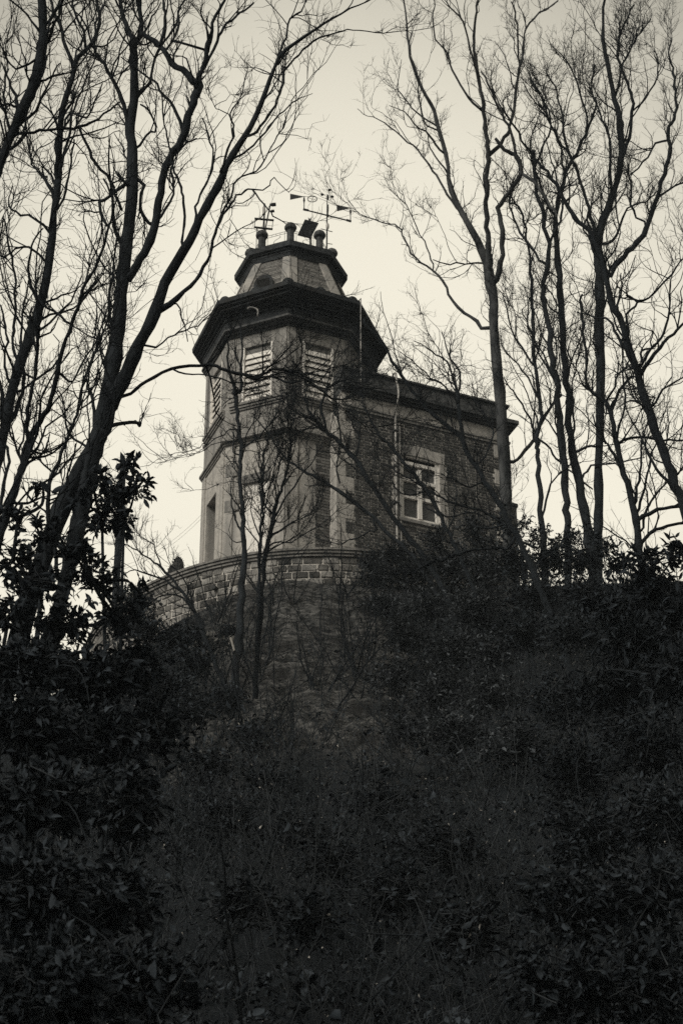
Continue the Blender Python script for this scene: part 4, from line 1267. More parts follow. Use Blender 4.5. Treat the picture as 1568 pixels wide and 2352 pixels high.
G.limb(R1, [(620, 500, 14), (560, 420, 12), (510, 320, 11), (490, 260, 10), (435, 180, 9), (420, 90, 8), (430, 0, 6)], parent=g2)
g5 = G.limb(R1, [(668, 1530, 26), (600, 1460, 20), (520, 1400, 17), (480, 1310, 14), (420, 1240, 13), (350, 1190, 11), (300, 1120, 10), (270, 1050, 9), (230, 1030, 8), (160, 1015, 7), (100, 990, 5), (40, 940, 3)], parent=tG)
G.limb(R1, [(640, 1225, 13), (590, 1205, 11), (500, 1215, 9), (420, 1195, 6)], parent=g1)
g1b = G.limb(R1, [(548, 990, 15), (490, 880, 13), (430, 790, 12), (370, 720, 11), (290, 650, 9), (210, 570, 7), (130, 530, 5), (80, 490, 3)], parent=g1)
G.limb(R1, [(470, 710, 13), (430, 660, 12), (400, 610, 11), (340, 580, 9), (300, 520, 7), (220, 480, 5)], parent=g1)
G.limb(R1, [(400, 605, 11), (370, 520, 10), (352, 420, 8), (360, 330, 5)], parent=g1)
G.limb(R1, [(425, 1240, 9), (400, 1150, 8), (350, 1050, 7), (290, 940, 6), (230, 880, 4), (190, 800, 3)], parent=g5)
G.limb(R2, [(475, 1045, 32), (560, 960, 30), (640, 860, 30), (720, 690, 26), (800, 590, 20)], parent=tG, lean=.1)
g7 = G.limb(R1, [(705, 1320, 42), (735, 1210, 33), (745, 1100, 30), (737, 1000, 27), (727, 940, 26), (780, 870, 27), (826, 790, 28), (800, 720, 26), (740, 690, 22), (700, 640, 16)], parent=tG)
G.limb(R1, [(826, 790, 20), (900, 860, 16), (970, 960, 14), (985, 1000, 12)], parent=g7)
G.limb(R1, [(800, 720, 18), (780, 620, 16), (740, 520, 14), (690, 420, 12), (640, 330, 9)], parent=g7)
T.append(G)

I = Tree('bare_tree', 'slim grey tree just right of the pale mottled trunk', 48, 'bark3', twig=.6, tlen=1.3)
tI = I.limb(R2, [(690, 1520, 48), (680, 1400, 45), (662, 1150, 37), (650, 950, 33), (645, 870, 32), (668, 780, 31), (660, 600, 29), (636, 400, 26), (630, 200, 25), (620, 0, 24), (870, 1250, 16, R1), (850, 1100, 14, R1), (830, 980, 12, R1), (780, 930, 10, R1)])
I.limb(R2, [(640, 420, 18), (560, 300, 15), (500, 200, 13), (460, 60, 11), (440, -40, 8)], parent=tI)
I.limb(R2, [(660, 640, 17), (600, 500, 14), (540, 420, 12), (470, 340, 10), (420, 250, 7)], parent=tI)
I.limb(R2, [(640, 850, 18), (580, 700, 15), (500, 580, 12), (450, 480, 8)], parent=tI)
I.limb(R2, [(680, 860, 16), (750, 960, 15), (800, 1030, 14), (850, 1060, 12), (1000, 1190, 10)], parent=tI)
I.limb(R2, [(690, 1380, 20), (720, 1200, 16), (780, 1100, 13), (840, 1040, 10)], parent=tI)
T.append(I)

Jt = Tree('bare_tree', 'grey ridge tree with a slightly bowed trunk left of the straightest one', 48, 'bark3', twig=0.98, tlen=1.35, fine=1.3)
tJ = Jt.limb(R2, [(845, 1550, 55), (838, 1400, 52), (830, 1250, 54), (820, 1050, 55), (800, 900, 55), (780, 700, 50), (766, 500, 46), (742, 330, 45), (720, 150, 41), (690, 0, 36), (932, 1290, 26, R1), (950, 1130, 24, R1), (930, 1020, 22, R1), (902, 900, 20, R1), (890, 780, 19, R1), (872, 700, 17, R1)])
j1 = Jt.limb(R1, [(875, 715, 15), (830, 640, 13), (780, 560, 11), (720, 480, 9), (690, 380, 7)], parent=tJ)
Jt.limb(R1, [(888, 760, 14), (930, 650, 13), (960, 580, 11), (940, 470, 9), (880, 380, 7), (860, 330, 5)], parent=tJ)
Jt.limb(R1, [(950, 1120, 15), (1000, 1000, 13), (1020, 860, 11), (1010, 700, 10), (980, 600, 8)], parent=tJ)
Jt.limb(R1, [(930, 1230, 16), (860, 1120, 14), (800, 1020, 12), (770, 930, 10), (780, 860, 7)], parent=tJ)
Jt.limb(R2, [(770, 540, 20), (720, 420, 17), (650, 300, 14), (600, 180, 11), (560, 60, 9)], parent=tJ)
T.append(Jt)

K = Tree('bare_tree', 'ridge tree with two crossing trunks near the middle of the right group', 48, 'bark3', twig=0.98, tlen=1.35, fine=1.3)
tK = K.limb(R2, [(985, 1550, 80), (965, 1400, 72), (915, 1150, 66), (865, 960, 60), (850, 800, 52), (832, 600, 50), (828, 400, 50), (812, 200, 50), (796, 0, 48), (1000, 1250, 34, R1), (990, 1100, 30, R1), (990, 980, 26, R1), (1010, 870, 23, R1), (1050, 760, 20, R1), (1105, 660, 17, R1), (1160, 540, 13, R1), (1170, 450, 10, R1)])
K.limb(R1, [(1055, 745, 15), (1020, 620, 13), (1010, 520, 11), (990, 440, 9), (940, 330, 7)], parent=tK)
K.limb(R1, [(1110, 650, 13), (1130, 560, 12), (1090, 420, 10), (1060, 330, 8), (1000, 240, 6)], parent=tK)
K.limb(R1, [(990, 1000, 15), (940, 930, 14), (900, 820, 12), (870, 740, 10)], parent=tK)
K.limb(R2, [(845, 960, 26), (880, 820, 18), (870, 660, 14), (880, 500, 12), (930, 300, 10), (950, 150, 8)], parent=tK)
K.limb(R2, [(880, 960, 24), (940, 930, 22), (1010, 920, 18), (1060, 940, 12)], parent=tK)
K.limb(R2, [(925, 1120, 20), (980, 1060, 17), (1060, 1030, 15), (1200, 1020, 12), (1330, 980, 9)], parent=tK)
T.append(K)

Lt = Tree('bare_tree', 'straightest thick trunk of the right group with a dense brushy crown', 48, 'bark3', twig=1.23, tlen=1.4, fine=1.6, up=.35)
tL_ = Lt.limb(R2, [(1030, 1600, 82), (1038, 1450, 78), (1042, 1300, 70), (1050, 1050, 66), (1056, 800, 66), (1056, 600, 66), (1060, 400, 66), (1044, 200, 70), (1048, 30, 74), (1180, 1250, 52, R1), (1168, 1150, 50, R1), (1190, 1020, 48, R1), (1238, 900, 40, R1), (1272, 760, 38, R1), (1276, 640, 35, R1), (1262, 520, 32, R1), (1245, 430, 29, R1), (1220, 300, 24, R1), (1200, 160, 19, R1), (1212, 0, 14, R1), (1220, -80, 10, R1)])
l2_ = Lt.limb(R1, [(1172, 1110, 26), (1140, 960, 20), (1100, 850, 17), (1060, 740, 15), (1000, 650, 13), (960, 570, 11), (920, 460, 9), (860, 360, 7)], parent=tL_)
l3_ = Lt.limb(R1, [(1285, 740, 24), (1325, 620, 20), (1338, 480, 18), (1320, 400, 16), (1285, 320, 14), (1270, 220, 12), (1300, 100, 10), (1340, 20, 8)], parent=tL_)
Lt.limb(R1, [(1240, 900, 17), (1236, 700, 15), (1225, 630, 13), (1180, 520, 11), (1150, 400, 9), (1160, 300, 7)], parent=tL_)
Lt.limb(R1, [(1255, 470, 14), (1290, 300, 12), (1350, 180, 10), (1420, 90, 8)], parent=tL_)
Lt.limb(R1, [(1330, 520, 12), (1400, 440, 10), (1450, 330, 8), (1440, 230, 6)], parent=l3_)
lo = Lt.limb(R2, [(1060, 330, 0)][:0] + [(1225, 1290, 32, R1), (1270, 1200, 31, R1), (1340, 1130, 31, R1), (1400, 1050, 30, R1), (1440, 930, 26, R1), (1480, 800, 24, R1), (1505, 680, 22, R1), (1498, 600, 19, R1), (1530, 530, 17, R1), (1530, 400, 15, R1), (1518, 310, 12, R1)], parent=tL_)
Lt.limb(R1, [(1500, 640, 14), (1440, 660, 12), (1390, 740, 10), (1320, 800, 8)], parent=lo)
Lt.limb(R1, [(1410, 1040, 13), (1330, 960, 12), (1330, 850, 11), (1310, 760, 9)], parent=lo)
Lt.limb(R1, [(1450, 910, 12), (1520, 860, 11), (1590, 830, 9)], parent=lo)
Lt.limb(R1, [(1200, 1140, 18), (1260, 1080, 14), (1310, 960, 11), (1400, 920, 9), (1450, 880, 6)], parent=tL_)
Lt.limb(R1, [(1520, 320, 10), (1500, 240, 9), (1520, 170, 7)], parent=lo)
T.append(Lt)

Mt = Tree('bare_tree', 'slim dark tree with a snaking trunk right of the straight one', 31, 'bark', twig=.9)
tM = Mt.limb(R2, [(1340, 1900, 75), (1310, 1700, 70), (1285, 1500, 60), (1255, 1310, 52), (1195, 1090, 46), (1145, 900, 40), (1118, 720, 36), (1060, 620, 26), (975, 555, 22), (955, 350, 20), (935, 120, 18), (920, -40, 15)])
Mt.limb(R2, [(1118, 720, 24), (1150, 600, 24), (1210, 510, 24), (1255, 480, 20)], parent=tM)
Mt.limb(R2, [(1150, 600, 20), (1150, 480, 18), (1200, 430, 16), (1220, 380, 12)], parent=tM)
Mt.limb(R2, [(1190, 1070, 24), (1120, 960, 20), (1090, 900, 18), (1010, 600, 0)][:3] + [(1050, 860, 14), (1000, 720, 10)], parent=tM)
Mt.limb(R2, [(1150, 900, 26), (1260, 862, 22), (1400, 880, 19), (1500, 880, 16), (1590, 870, 12)], parent=tM)
Mt.limb(R2, [(1270, 1370, 32), (1340, 1335, 30), (1430, 1310, 28), (1500, 1300, 27), (1590, 1285, 22)], parent=tM)
Mt.limb(R2, [(1290, 1540, 30), (1330, 1490, 28), (1390, 1445, 27), (1480, 1415, 26), (1590, 1395, 22)], parent=tM)
Mt.limb(R2, [(1300, 1480, 22), (1330, 1340, 20), (1390, 1230, 18), (1480, 1130, 14), (1560, 1060, 10)], parent=tM)
Mt.limb(R2, [(1262, 1300, 24), (1285, 1150, 20), (1300, 1000, 17), (1310, 880, 13), (1360, 700, 10)], parent=tM)
T.append(Mt)

N = Tree('bare_tree', 'thick dark trunk leaning diagonally in from the right edge', 27, 'bark', twig=.8)
tN = N.limb(R2, [(1620, 1560, 60), (1590, 1380, 62), (1560, 1270, 64), (1500, 1100, 66), (1425, 900, 66), (1355, 710, 65), (1295, 510, 62), (1225, 290, 56), (1170, 120, 50), (1110, 0, 46), (1200, 1230, 32, R1), (1150, 1080, 29, R1), (1090, 1020, 26, R1), (1040, 950, 23, R1), (1000, 870, 20, R1), (940, 790, 17, R1), (890, 730, 13, R1)])
N.limb(R2, [(1295, 470, 36), (1375, 355, 30), (1450, 265, 26), (1510, 195, 23), (1590, 130, 18)], parent=tN)
N.limb(R2, [(1298, 440, 26), (1340, 340, 22), (1405, 270, 20), (1460, 170, 17), (1480, 0, 13), (1500, -140, 9)], parent=tN)
N.limb(R2, [(1220, 270, 22), (1225, 100, 18), (1300, 30, 16), (1320, 1360, 14, R1), (1390, 1385, 13, R1), (1460, 1310, 12, R1), (1520, 1230, 10, R1), (1580, 1150, 8, R1)], parent=tN)
N.limb(R2, [(1365, 690, 22), (1420, 580, 17), (1500, 520, 14), (1590, 470, 10)], parent=tN)
N.limb(R2, [(1340, 690, 18), (1270, 620, 0)][:1] + [(1280, 640, 14), (1220, 640, 12), (1150, 690, 8)], parent=tN)
N.limb(R1, [(1500, 1568, 0)][:0] + [(1440, 1568, 0, R1)][:0] + [(1480, 1110, 20, R2), (1540, 1080, 15, R2), (1600, 1000, 10, R2)], parent=tN)
T.append(N)

# --- thin stems before the tower
S = Tree('sapling', 'dark pole-like sapling with a pale side standing before the tower door', 41, 'bark3', twig=.7, tlen=.9, up=.3)
tS_ = S.limb(KA, [(470, 3500, 120), (500, 3100, 110), (540, 2700, 105), (560, 2300, 95), (585, 1960, 85), (598, 1700, 72), (580, 1450, 58), (565, 1200, 52), (560, 1000, 52), (550, 800, 54), (556, 600, 54), (532, 400, 50), (516, 200, 50), (505, 50, 55), (575, 630, 48, K3)])
S.limb(K3, [(555, 640, 40), (520, 500, 30), (480, 330, 24), (460, 220, 18), (470, 120, 12)], parent=tS_)
S.limb(K3, [(580, 630, 42), (605, 520, 36), (590, 360, 30), (600, 200, 22), (590, 60, 16), (600, -80, 11)], parent=tS_)
S.limb(KA, [(570, 640, 26), (650, 590, 24), (720, 540, 22), (800, 470, 20), (870, 380, 18), (950, 220, 14), (990, 60, 10)], parent=tS_)
S.limb(KA, [(520, 720, 24), (485, 650, 20), (480, 560, 16), (490, 430, 12)], parent=tS_)
S.limb(KA, [(530, 440, 18), (440, 450, 16), (330, 520, 14), (190, 600, 12), (60, 655, 10), (-160, 700, 8), (-480, 830, 6), (-900, 1010, 4)], parent=tS_)
S.limb(KA, [(540, 550, 16), (420, 560, 13), (300, 580, 12), (170, 660, 10), (0, 715, 9), (-200, 760, 7), (-330, 740, 5)], parent=tS_)
S.limb(KA, [(545, 1000, 12), (450, 980, 10), (360, 1000, 7), (320, 1010, 4)], parent=tS_)
S.limb(KA, [(545, 1640, 14), (470, 1600, 11), (420, 1540, 8), (350, 1490, 5)], parent=tS_)
T.append(S)

S2 = Tree('sapling', 'slender multi-stemmed sapling fanning out right of the pole-like one', 41.5, 'bark', twig=.95, tlen=.8, up=.35)
t2 = S2.limb(KA, [(700, 3300, 60), (715, 2800, 56), (720, 2300, 52), (722, 1960, 46), (738, 1600, 42), (752, 1350, 38), (770, 1100, 34), (770, 900, 30), (798, 720, 26), (865, 520, 20), (920, 340, 15), (960, 200, 10)])
t3 = S2.limb(KA, [(740, 2700, 60), (775, 2200, 60), (810, 1850, 58), (858, 1600, 60), (892, 1400, 56), (930, 1180, 44), (985, 1020, 36), (1030, 880, 30), (1062, 740, 26), (1075, 560, 20), (1060, 420, 15), (1040, 250, 9)])
for pts in ([(900, 1380, 30), (1000, 1200, 26), (1120, 1030, 22), (1240, 860, 18), (1330, 740, 14), (1400, 620, 9)],
            [(870, 1560, 24), (1000, 1480, 20), (1150, 1370, 16), (1300, 1330, 12), (1420, 1230, 7)],
            [(850, 1650, 24), (980, 1620, 20), (1120, 1600, 16), (1300, 1500, 12), (1500, 1330, 8), (1560, 1290, 5)],
            [(840, 1720, 20), (960, 1640, 18), (1150, 1530, 14), (1260, 1440, 10), (1330, 1330, 6)],
            [(895, 1400, 18), (960, 1410, 16), (1030, 1390, 13), (1130, 1280, 10), (1180, 1150, 6)],
            [(870, 1340, 24), (820, 1230, 20), (850, 1080, 18), (880, 950, 16), (930, 780, 13), (990, 600, 10), (1010, 450, 6)],
            [(930, 1180, 20), (920, 1000, 16), (960, 830, 14), (1000, 680, 11), (990, 500, 7)]):
    S2.limb(KA, pts, parent=t3)
for pts in ([(760, 1260, 20), (820, 1120, 17), (870, 980, 14), (940, 830, 10), (1000, 740, 6)],
            [(770, 900, 18), (740, 760, 15), (745, 640, 13), (700, 540, 10), (670, 430, 8), (680, 340, 5)],
            [(740, 1560, 20), (700, 1440, 16), (660, 1280, 12), (690, 1100, 9), (715, 960, 6)],
            [(730, 1700, 22), (800, 1500, 18), (790, 1350, 14), (830, 1230, 9)]):
    S2.limb(KA, pts, parent=t2)
T.append(S2)

U = Tree('leaning_sapling', 'straight leaning stem with a pale lit edge crossing the brick wing low down', 47.5, 'bark3', group='leaning stems before the wing', twig=.5, tlen=.8)
U.limb(K4, [(760, 1530, 34), (700, 1445, 34), (600, 1345, 33), (450, 1195, 31), (300, 1065, 30), (150, 960, 28), (0, 870, 26), (-130, 800, 20), (-220, 720, 16), (-330, 560, 12), (-420, 440, 8)])
U.limb(K4, [(420, 1180, 16), (440, 1260, 14), (380, 1270, 12), (280, 1320, 10), (150, 1340, 9), (0, 1300, 7)], parent=0)
U.limb(K4, [(150, 960, 16), (60, 940, 13), (0, 945, 10), (-60, 935, 7)], parent=0)
T.append(U)

U2 = Tree('leaning_sapling', 'dark leaning stem crossing the wing between corner and window, feeding the twig tangle', 47.3, 'bark', group='leaning stems before the wing', twig=2.0, tlen=1.0, up=.1)
u2 = U2.limb(K4, [(800, 1480, 46), (720, 1360, 44), (600, 1205, 42), (500, 1050, 40), (400, 890, 38), (300, 750, 36), (200, 640, 34), (110, 565, 32), (40, 500, 26), (-20, 420, 20), (-60, 300, 14)])
U2.limb(K4, [(110, 565, 26), (60, 420, 24), (90, 290, 22), (130, 240, 18), (260, 195, 14), (400, 190, 10), (450, 200, 6)], parent=u2)
U2.limb(K4, [(90, 290, 20), (130, 340, 17), (210, 340, 14), (330, 300, 11), (420, 230, 8)], parent=u2, free=True, lean=0)
U2.limb(K4, [(200, 640, 20), (190, 520, 16), (170, 420, 14), (160, 330, 10)], parent=u2)
U2.limb(K4, [(300, 750, 18), (330, 620, 15), (280, 500, 12), (240, 400, 9)], parent=u2)
U2.limb(K4, [(110, 560, 18), (20, 540, 15), (-80, 560, 12), (-180, 640, 8)], parent=u2)
U2.limb(K4, [(60, 500, 18), (-20, 470, 14), (-130, 430, 11), (-260, 330, 8), (-400, 300, 5)], parent=u2)
U2.limb(K4, [(90, 300, 18), (0, 230, 15), (-60, 200, 13), (-200, 160, 10), (-380, 230, 7)], parent=u2, free=True, lean=0)
U2.limb(K4, [(190, 930, 14), (170, 820, 13), (190, 700, 12), (170, 640, 10)], parent=u2, free=True, lean=0)
T.append(U2)

U3 = Tree('leaning_sapling', 'forked dark stem rising past the wing window to the parapet', 41, 'bark', group='leaning stems before the wing', twig=.9, tlen=1.1, up=.2)
u3 = U3.limb(K4, [(1640, 1800, 64), (1560, 1620, 58), (1480, 1450, 52), (1360, 1220, 48), (1290, 1080, 46), (1200, 920, 43), (1110, 760, 41), (1040, 610, 40), (950, 520, 34), (850, 440, 32), (750, 350, 30), (620, 180, 26), (520, 30, 22), (440, -80, 17), (340, -200, 12)])
u3b = U3.limb(K4, [(1050, 640, 34), (1035, 520, 32), (1022, 400, 30), (1015, 310, 28), (985, 210, 20), (950, 110, 17), (880, 40, 14), (800, -10, 10), (700, -60, 7)], parent=u3)
U3.limb(K4, [(1015, 310, 20), (1030, 220, 18), (1015, 130, 18), (960, 50, 15), (930, -30, 12), (900, -120, 8)], parent=u3b)
U3.limb(K4, [(1020, 380, 18), (970, 300, 16), (900, 230, 14), (820, 190, 12), (700, 80, 9), (600, 20, 6)], parent=u3b)
U3.limb(K4, [(1240, 620, 0)][:0] + [(1150, 830, 16), (1200, 700, 0)][:1] + [(1250, 620, 14), (1230, 500, 12), (1180, 410, 9), (1110, 350, 6)], parent=u3)
U3.limb(K4, [(1200, 920, 18), (1080, 950, 14), (980, 900, 12), (900, 860, 9)], parent=u3)
T.append(U3)

U4 = Tree('leaning_sapling', 'thin leaning stem passing in front of the wing window', 46.5, 'bark', group='leaning stems before the wing', twig=1.4, tlen=.9, up=.15)
u4 = U4.limb(K4, [(1060, 1520, 36), (1000, 1400, 34), (940, 1280, 32), (870, 1130, 31), (790, 965, 30), (700, 855, 28), (560, 680, 25), (470, 590, 21), (400, 490, 17), (360, 400, 12), (330, 280, 8)])
U4.limb(K4, [(1568, 1380, 24), (1430, 1320, 24), (1280, 1180, 22), (1110, 1110, 20), (960, 1060, 18), (840, 1000, 16), (720, 920, 13), (600, 850, 10), (540, 800, 6)], parent=u4, free=True, lean=0)
U4.limb(K4, [(790, 965, 17), (740, 1000, 15), (640, 1010, 13), (570, 940, 11), (540, 860, 8)], parent=u4)
U4.limb(K4, [(880, 1150, 16), (1000, 1160, 14), (1120, 1130, 11), (1220, 1190, 8)], parent=u4)
T.append(U4)

U5 = Tree('arching_stem', 'single dark stem arching low over the ivy right of the terrace wall', 44, 'bark', group='leaning stems before the wing', twig=.5, tlen=.7)
U5.limb(K4, [(1560, 3200, 30), (1450, 1420, 28), (1360, 1385, 27), (1250, 1372, 26), (1100, 1395, 27), (960, 1445, 28), (850, 1475, 26), (760, 1530, 24), (690, 1560, 20), (600, 1560, 14), (450, 1555, 9)])
T.append(U5)

U6 = Tree('leaning_sapling', 'crooked stem leaning left before the curved stone wall', 42, 'bark3', group='leaning stems before the wing', twig=.8, tlen=.8)
u6 = U6.limb(L3, [(1050, 1620, 30), (1000, 1500, 28), (960, 1400, 26), (930, 1320, 24), (900, 1250, 21), (860, 1180, 17), (800, 1100, 14), (740, 1040, 12), (690, 1000, 9), (630, 960, 7), (560, 925, 5)])
U6.limb(L3, [(850, 1170, 12), (790, 1120, 10), (720, 1080, 9), (620, 1050, 8), (550, 1090, 5)], parent=u6)
U6.limb(L3, [(740, 1040, 9), (710, 950, 7), (690, 920, 6), (630, 890, 4)], parent=u6)
U6.limb(L3, [(900, 1250, 13), (820, 1170, 11), (760, 1160, 9), (690, 1200, 7), (620, 1180, 5)], parent=u6)
T.append(U6)
for t_ in T: t_.build()
print('twig tris', sum(t_.nt for t_ in T))

# ------------------------------------------------------------------ pole and wires left of the tower
pb_ = at(268, 1330, 53.0)
pole = thing('utility_pole', (pb_[0], pb_[1], ground_at(pb_[0], pb_[1])), 'plain round wooden pole rising behind the leafy shrub left of the tower', 'pole')
ptop = at(287, 1078, 53.0); ptop[0] = pb_[0]
gz = ground_at(pb_[0], pb_[1]) - .4
MB().tube([np.array([pb_[0], pb_[1], z_]) for z_ in np.linspace(gz, ptop[2] , 6)], np.linspace(.105, .088, 6), 12).build('shaft', M['bark3'], pole, smooth=True)
MB().tube([np.array([pb_[0], pb_[1], ptop[2]]), np.array([pb_[0], pb_[1], ptop[2] + .05])], [.1, .07], 12).build('cap', M['iron'], pole)
for i, (yy, zz) in enumerate(((1183, 0), (1192, -.55))):
    a_ = corner(-2, RW + .02, at(468, yy, OY)[2]); b_ = np.array([pb_[0] + .1, pb_[1], at(290, 1300 + i * 8, 53.0)[2]])
    P = [a_ * (1 - f) + b_ * f - ZUP * (.25 * 4 * f * (1 - f)) for f in np.linspace(0, 1, 14)]
    w = MB().tube(P, .0035, 4).build('overhead_wire', M['steel'])
    tag(w, ('upper' if i == 0 else 'lower') + ' of two faint wires running from the tower to the pole', 'wire', 'wires to the tower')

# ------------------------------------------------------------------ shrubs with leaves
leaf_unit = None
def shrub(name, label, clusters, size, m, cat='shrub', group=None, singles=0, per=9, width=.5, stem_r=.018, tw=1.0, kids=True):
    tw_parts, LP, LD, LS = [], [], [], []
    stems = MB()
    base = None
    cents = [at(q_[0], q_[1], q_[2]) for q_ in clusters]
    for (x, y, Y, rx, ry, n) in clusters:
        c = at(x, y, Y); k = mpv(c)
        R3_ = np.array([rx * k, max(rx, ry) * k * .8, ry * k])
        lower = [q_ for q_ in cents if q_[2] < c[2] - .15]
        if lower:
            gp = min(lower, key=lambda q_: np.linalg.norm(q_ - c))
            mid = (gp + c) / 2 + rng.normal(size=3) * .1 * np.linalg.norm(gp - c); r0_ = stem_r * .6
        else:
            gp = np.array([c[0] + rng.uniform(-.2, .2), c[1] + rng.uniform(-.2, .2), 0]); gp[2] = ground_at(gp[0], gp[1]) - .25
            mid = (gp + c) / 2 + rng.normal(size=3) * .12; r0_ = stem_r
            if base is None: base = gp.copy(); base[2] += .25
        stems.tube(smooth_path([gp, mid, c], 10), np.linspace(r0_, r0_ * .5, 10), 6)
        nt = max(8, int(n / per))
        d = unit(rng.normal(size=(nt, 3)) + np.array([0, 0, .35]))
        start = c + rng.normal(size=(nt, 3)) * R3_ * .25
        end = c + d * R3_ * rng.uniform(.55, 1.12, (nt, 1))
        m_ = 4
        f = np.linspace(0, 1, m_)[None, :, None]
        P = start[:, None] * (1 - f) + end[:, None] * f
        P = P + rng.normal(size=P.shape) * np.linalg.norm(end - start, axis=1)[:, None, None] * .06
        tw_parts.append(tubes(P, np.broadcast_to(np.linspace(.006, .0018, m_), (nt, m_)) * tw, 3))
        pi = rng.integers(0, nt, n)
        t = rng.uniform(.25, 1.0, n) * (m_ - 1.001); i = t.astype(int); fr = (t - i)[:, None]
        q = P[pi, i] * (1 - fr) + P[pi, i + 1] * fr
        tang = unit(P[pi, i + 1] - P[pi, i])
        LP.append(q); LD.append(unit(tang * .6 + rng.normal(size=(n, 3)) * .75 + np.array([0, 0, -.1])))
        LS.append(rng.choice([.5, .8, 1.0, 1.2], n) * rng.uniform(.7, 1.15, n) * size)
    LP, LD, LS = np.concatenate(LP), np.concatenate(LD), np.concatenate(LS)
    root = thing(name, base, label, cat, group)
    stems.build('stems', M['bark'], root, 'stuff', smooth=True)
    V, F = join(tw_parts)
    link('twigs', np_mesh('twigs', V, F), M['stem'], root, 'stuff')
    idx = np.argsort(-LP[:, 2] + rng.normal(size=len(LP)) * .25)
    one, many = idx[:singles], idx[singles:]
    V, F = leaves(LP[many], LD[many], LS[many], width)
    link('foliage', np_mesh('foliage', V, F), m, root, 'stuff')
    if singles:
        global leaf_unit
        if leaf_unit is None:
            V, F = leaves(np.zeros((1, 3)), np.array([[0, 1.0, 0]]), np.ones(1), .5, .2)
            leaf_unit = np_mesh('leaf', V, F); leaf_unit.materials.append(m)
        for j in one:
            o = bpy.data.objects.new('leaf', leaf_unit); col.objects.link(o)
            o.parent = root
            o.matrix_parent_inverse = Matrix.Translation(-Vector(root.location))
            o.location = tuple(LP[j]); sc_ = float(LS[j]); o.scale = (sc_, sc_, sc_)
            e = Vector(LD[j]).to_track_quat('Y', 'Z').to_euler(); e.rotate_axis('Y', random.uniform(-1.2, 1.2))
            o.rotation_euler = e
    return root

shrub('broadleaf_shrub', 'tall broadleaf evergreen with spiky leaf sprays against the sky beside the pole', [
    (300, 1075, 20, 34, 46, 70), (262, 1140, 20, 55, 50, 200), (310, 1130, 20, 40, 28, 70), (225, 1095, 19.5, 30, 45, 50), (330, 1105, 20, 22, 18, 30), (285, 1195, 20, 40, 30, 90), (235, 1200, 20, 50, 40, 150), (190, 1150, 20, 40, 40, 70)],
    .105, M['leaf'], singles=240, per=6, width=.42, stem_r=.03)
shrub('broadleaf_shrub', 'leafy evergreen at the left edge with sky glinting through its upper leaves', [
    (40, 1190, 17.5, 60, 50, 100), (100, 1120, 17.5, 25, 30, 18), (110, 1230, 18, 70, 55, 170), (30, 1290, 17.5, 80, 60, 220), (170, 1270, 18, 70, 60, 200), (90, 1350, 17.5, 90, 60, 290), (220, 1340, 18.5, 80, 65, 230), (20, 1420, 17.5, 90, 70, 310), (150, 1440, 18, 100, 70, 380), (270, 1420, 18.5, 70, 60, 200), (320, 1360, 19, 40, 40, 60)],
    .088, M['leaf'], singles=0, per=7, width=.5, stem_r=.035)
shrub('broadleaf_shrub', 'dense dark evergreen mass filling the lower left corner below the sky gaps', [
    (60, 1540, 17, 130, 90, 1500), (200, 1560, 17.5, 120, 90, 1300), (310, 1540, 19, 90, 90, 700), (60, 1680, 16, 140, 100, 1600), (220, 1700, 16.5, 140, 110, 1500), (350, 1680, 19, 100, 100, 800), (90, 1850, 15, 160, 120, 1600), (280, 1860, 16, 140, 120, 1300), (60, 2050, 14, 170, 130, 1500), (250, 2080, 14.5, 160, 130, 1200), (100, 2270, 13, 200, 140, 1500), (330, 2270, 13.5, 150, 130, 1000)],
    .085, M['leaf'], per=9, width=.5, stem_r=.012)
shrub('hillside_shrub', 'low dark leafy shrub below the left end of the curved wall', [
    (395, 1480, 40, 70, 60, 1100), (330, 1450, 40, 60, 60, 900), (450, 1530, 39, 60, 55, 800), (380, 1580, 36, 90, 70, 1200), (290, 1440, 41, 60, 60, 700), (455, 1465, 43.5, 50, 30, 450), (330, 1395, 45.5, 45, 38, 500), (290, 1370, 46, 40, 45, 400), (530, 1450, 45, 45, 22, 280)],
    .09, M['leaf2'], per=9)
# right side
shrub('hillside_shrub', 'ivy-choked thicket along the foot of the brick wing', [
    (870, 1330, 49, 70, 48, 1300), (850, 1290, 49.2, 42, 32, 500), (905, 1275, 49.4, 60, 45, 800), (950, 1320, 49, 80, 60, 1600), (1040, 1310, 48, 80, 75, 1700), (1120, 1320, 47, 70, 70, 1400), (880, 1390, 47, 80, 45, 1200), (980, 1400, 46, 90, 60, 1600), (1090, 1410, 45, 90, 60, 1600), (1000, 1240, 49, 50, 50, 500), (1090, 1225, 48.5, 60, 60, 700)],
    .085, M['ivy'], per=8, tw=1.3)
shrub('hillside_shrub', 'bushy thicket on the crest under the right group of trees', [
    (1190, 1300, 44, 60, 60, 1100), (1260, 1290, 43, 70, 50, 1200), (1340, 1290, 43, 70, 50, 1100), (1230, 1370, 42, 90, 60, 1500), (1340, 1370, 41, 90, 60, 1500), (1180, 1230, 46, 35, 45, 300), (1285, 1250, 44, 40, 40, 300), (1200, 1450, 39, 100, 60, 1500), (1320, 1460, 38, 100, 60, 1400), (1235, 1232, 45, 40, 36, 260), (1318, 1240, 44, 40, 42, 260), (1392, 1258, 43, 50, 36, 300), (1205, 1205, 46, 24, 40, 120), (1350, 1215, 44, 22, 34, 80), (1150, 1200, 47, 34, 46, 260)],
    .09, M['leaf2'], per=8, tw=1.3)
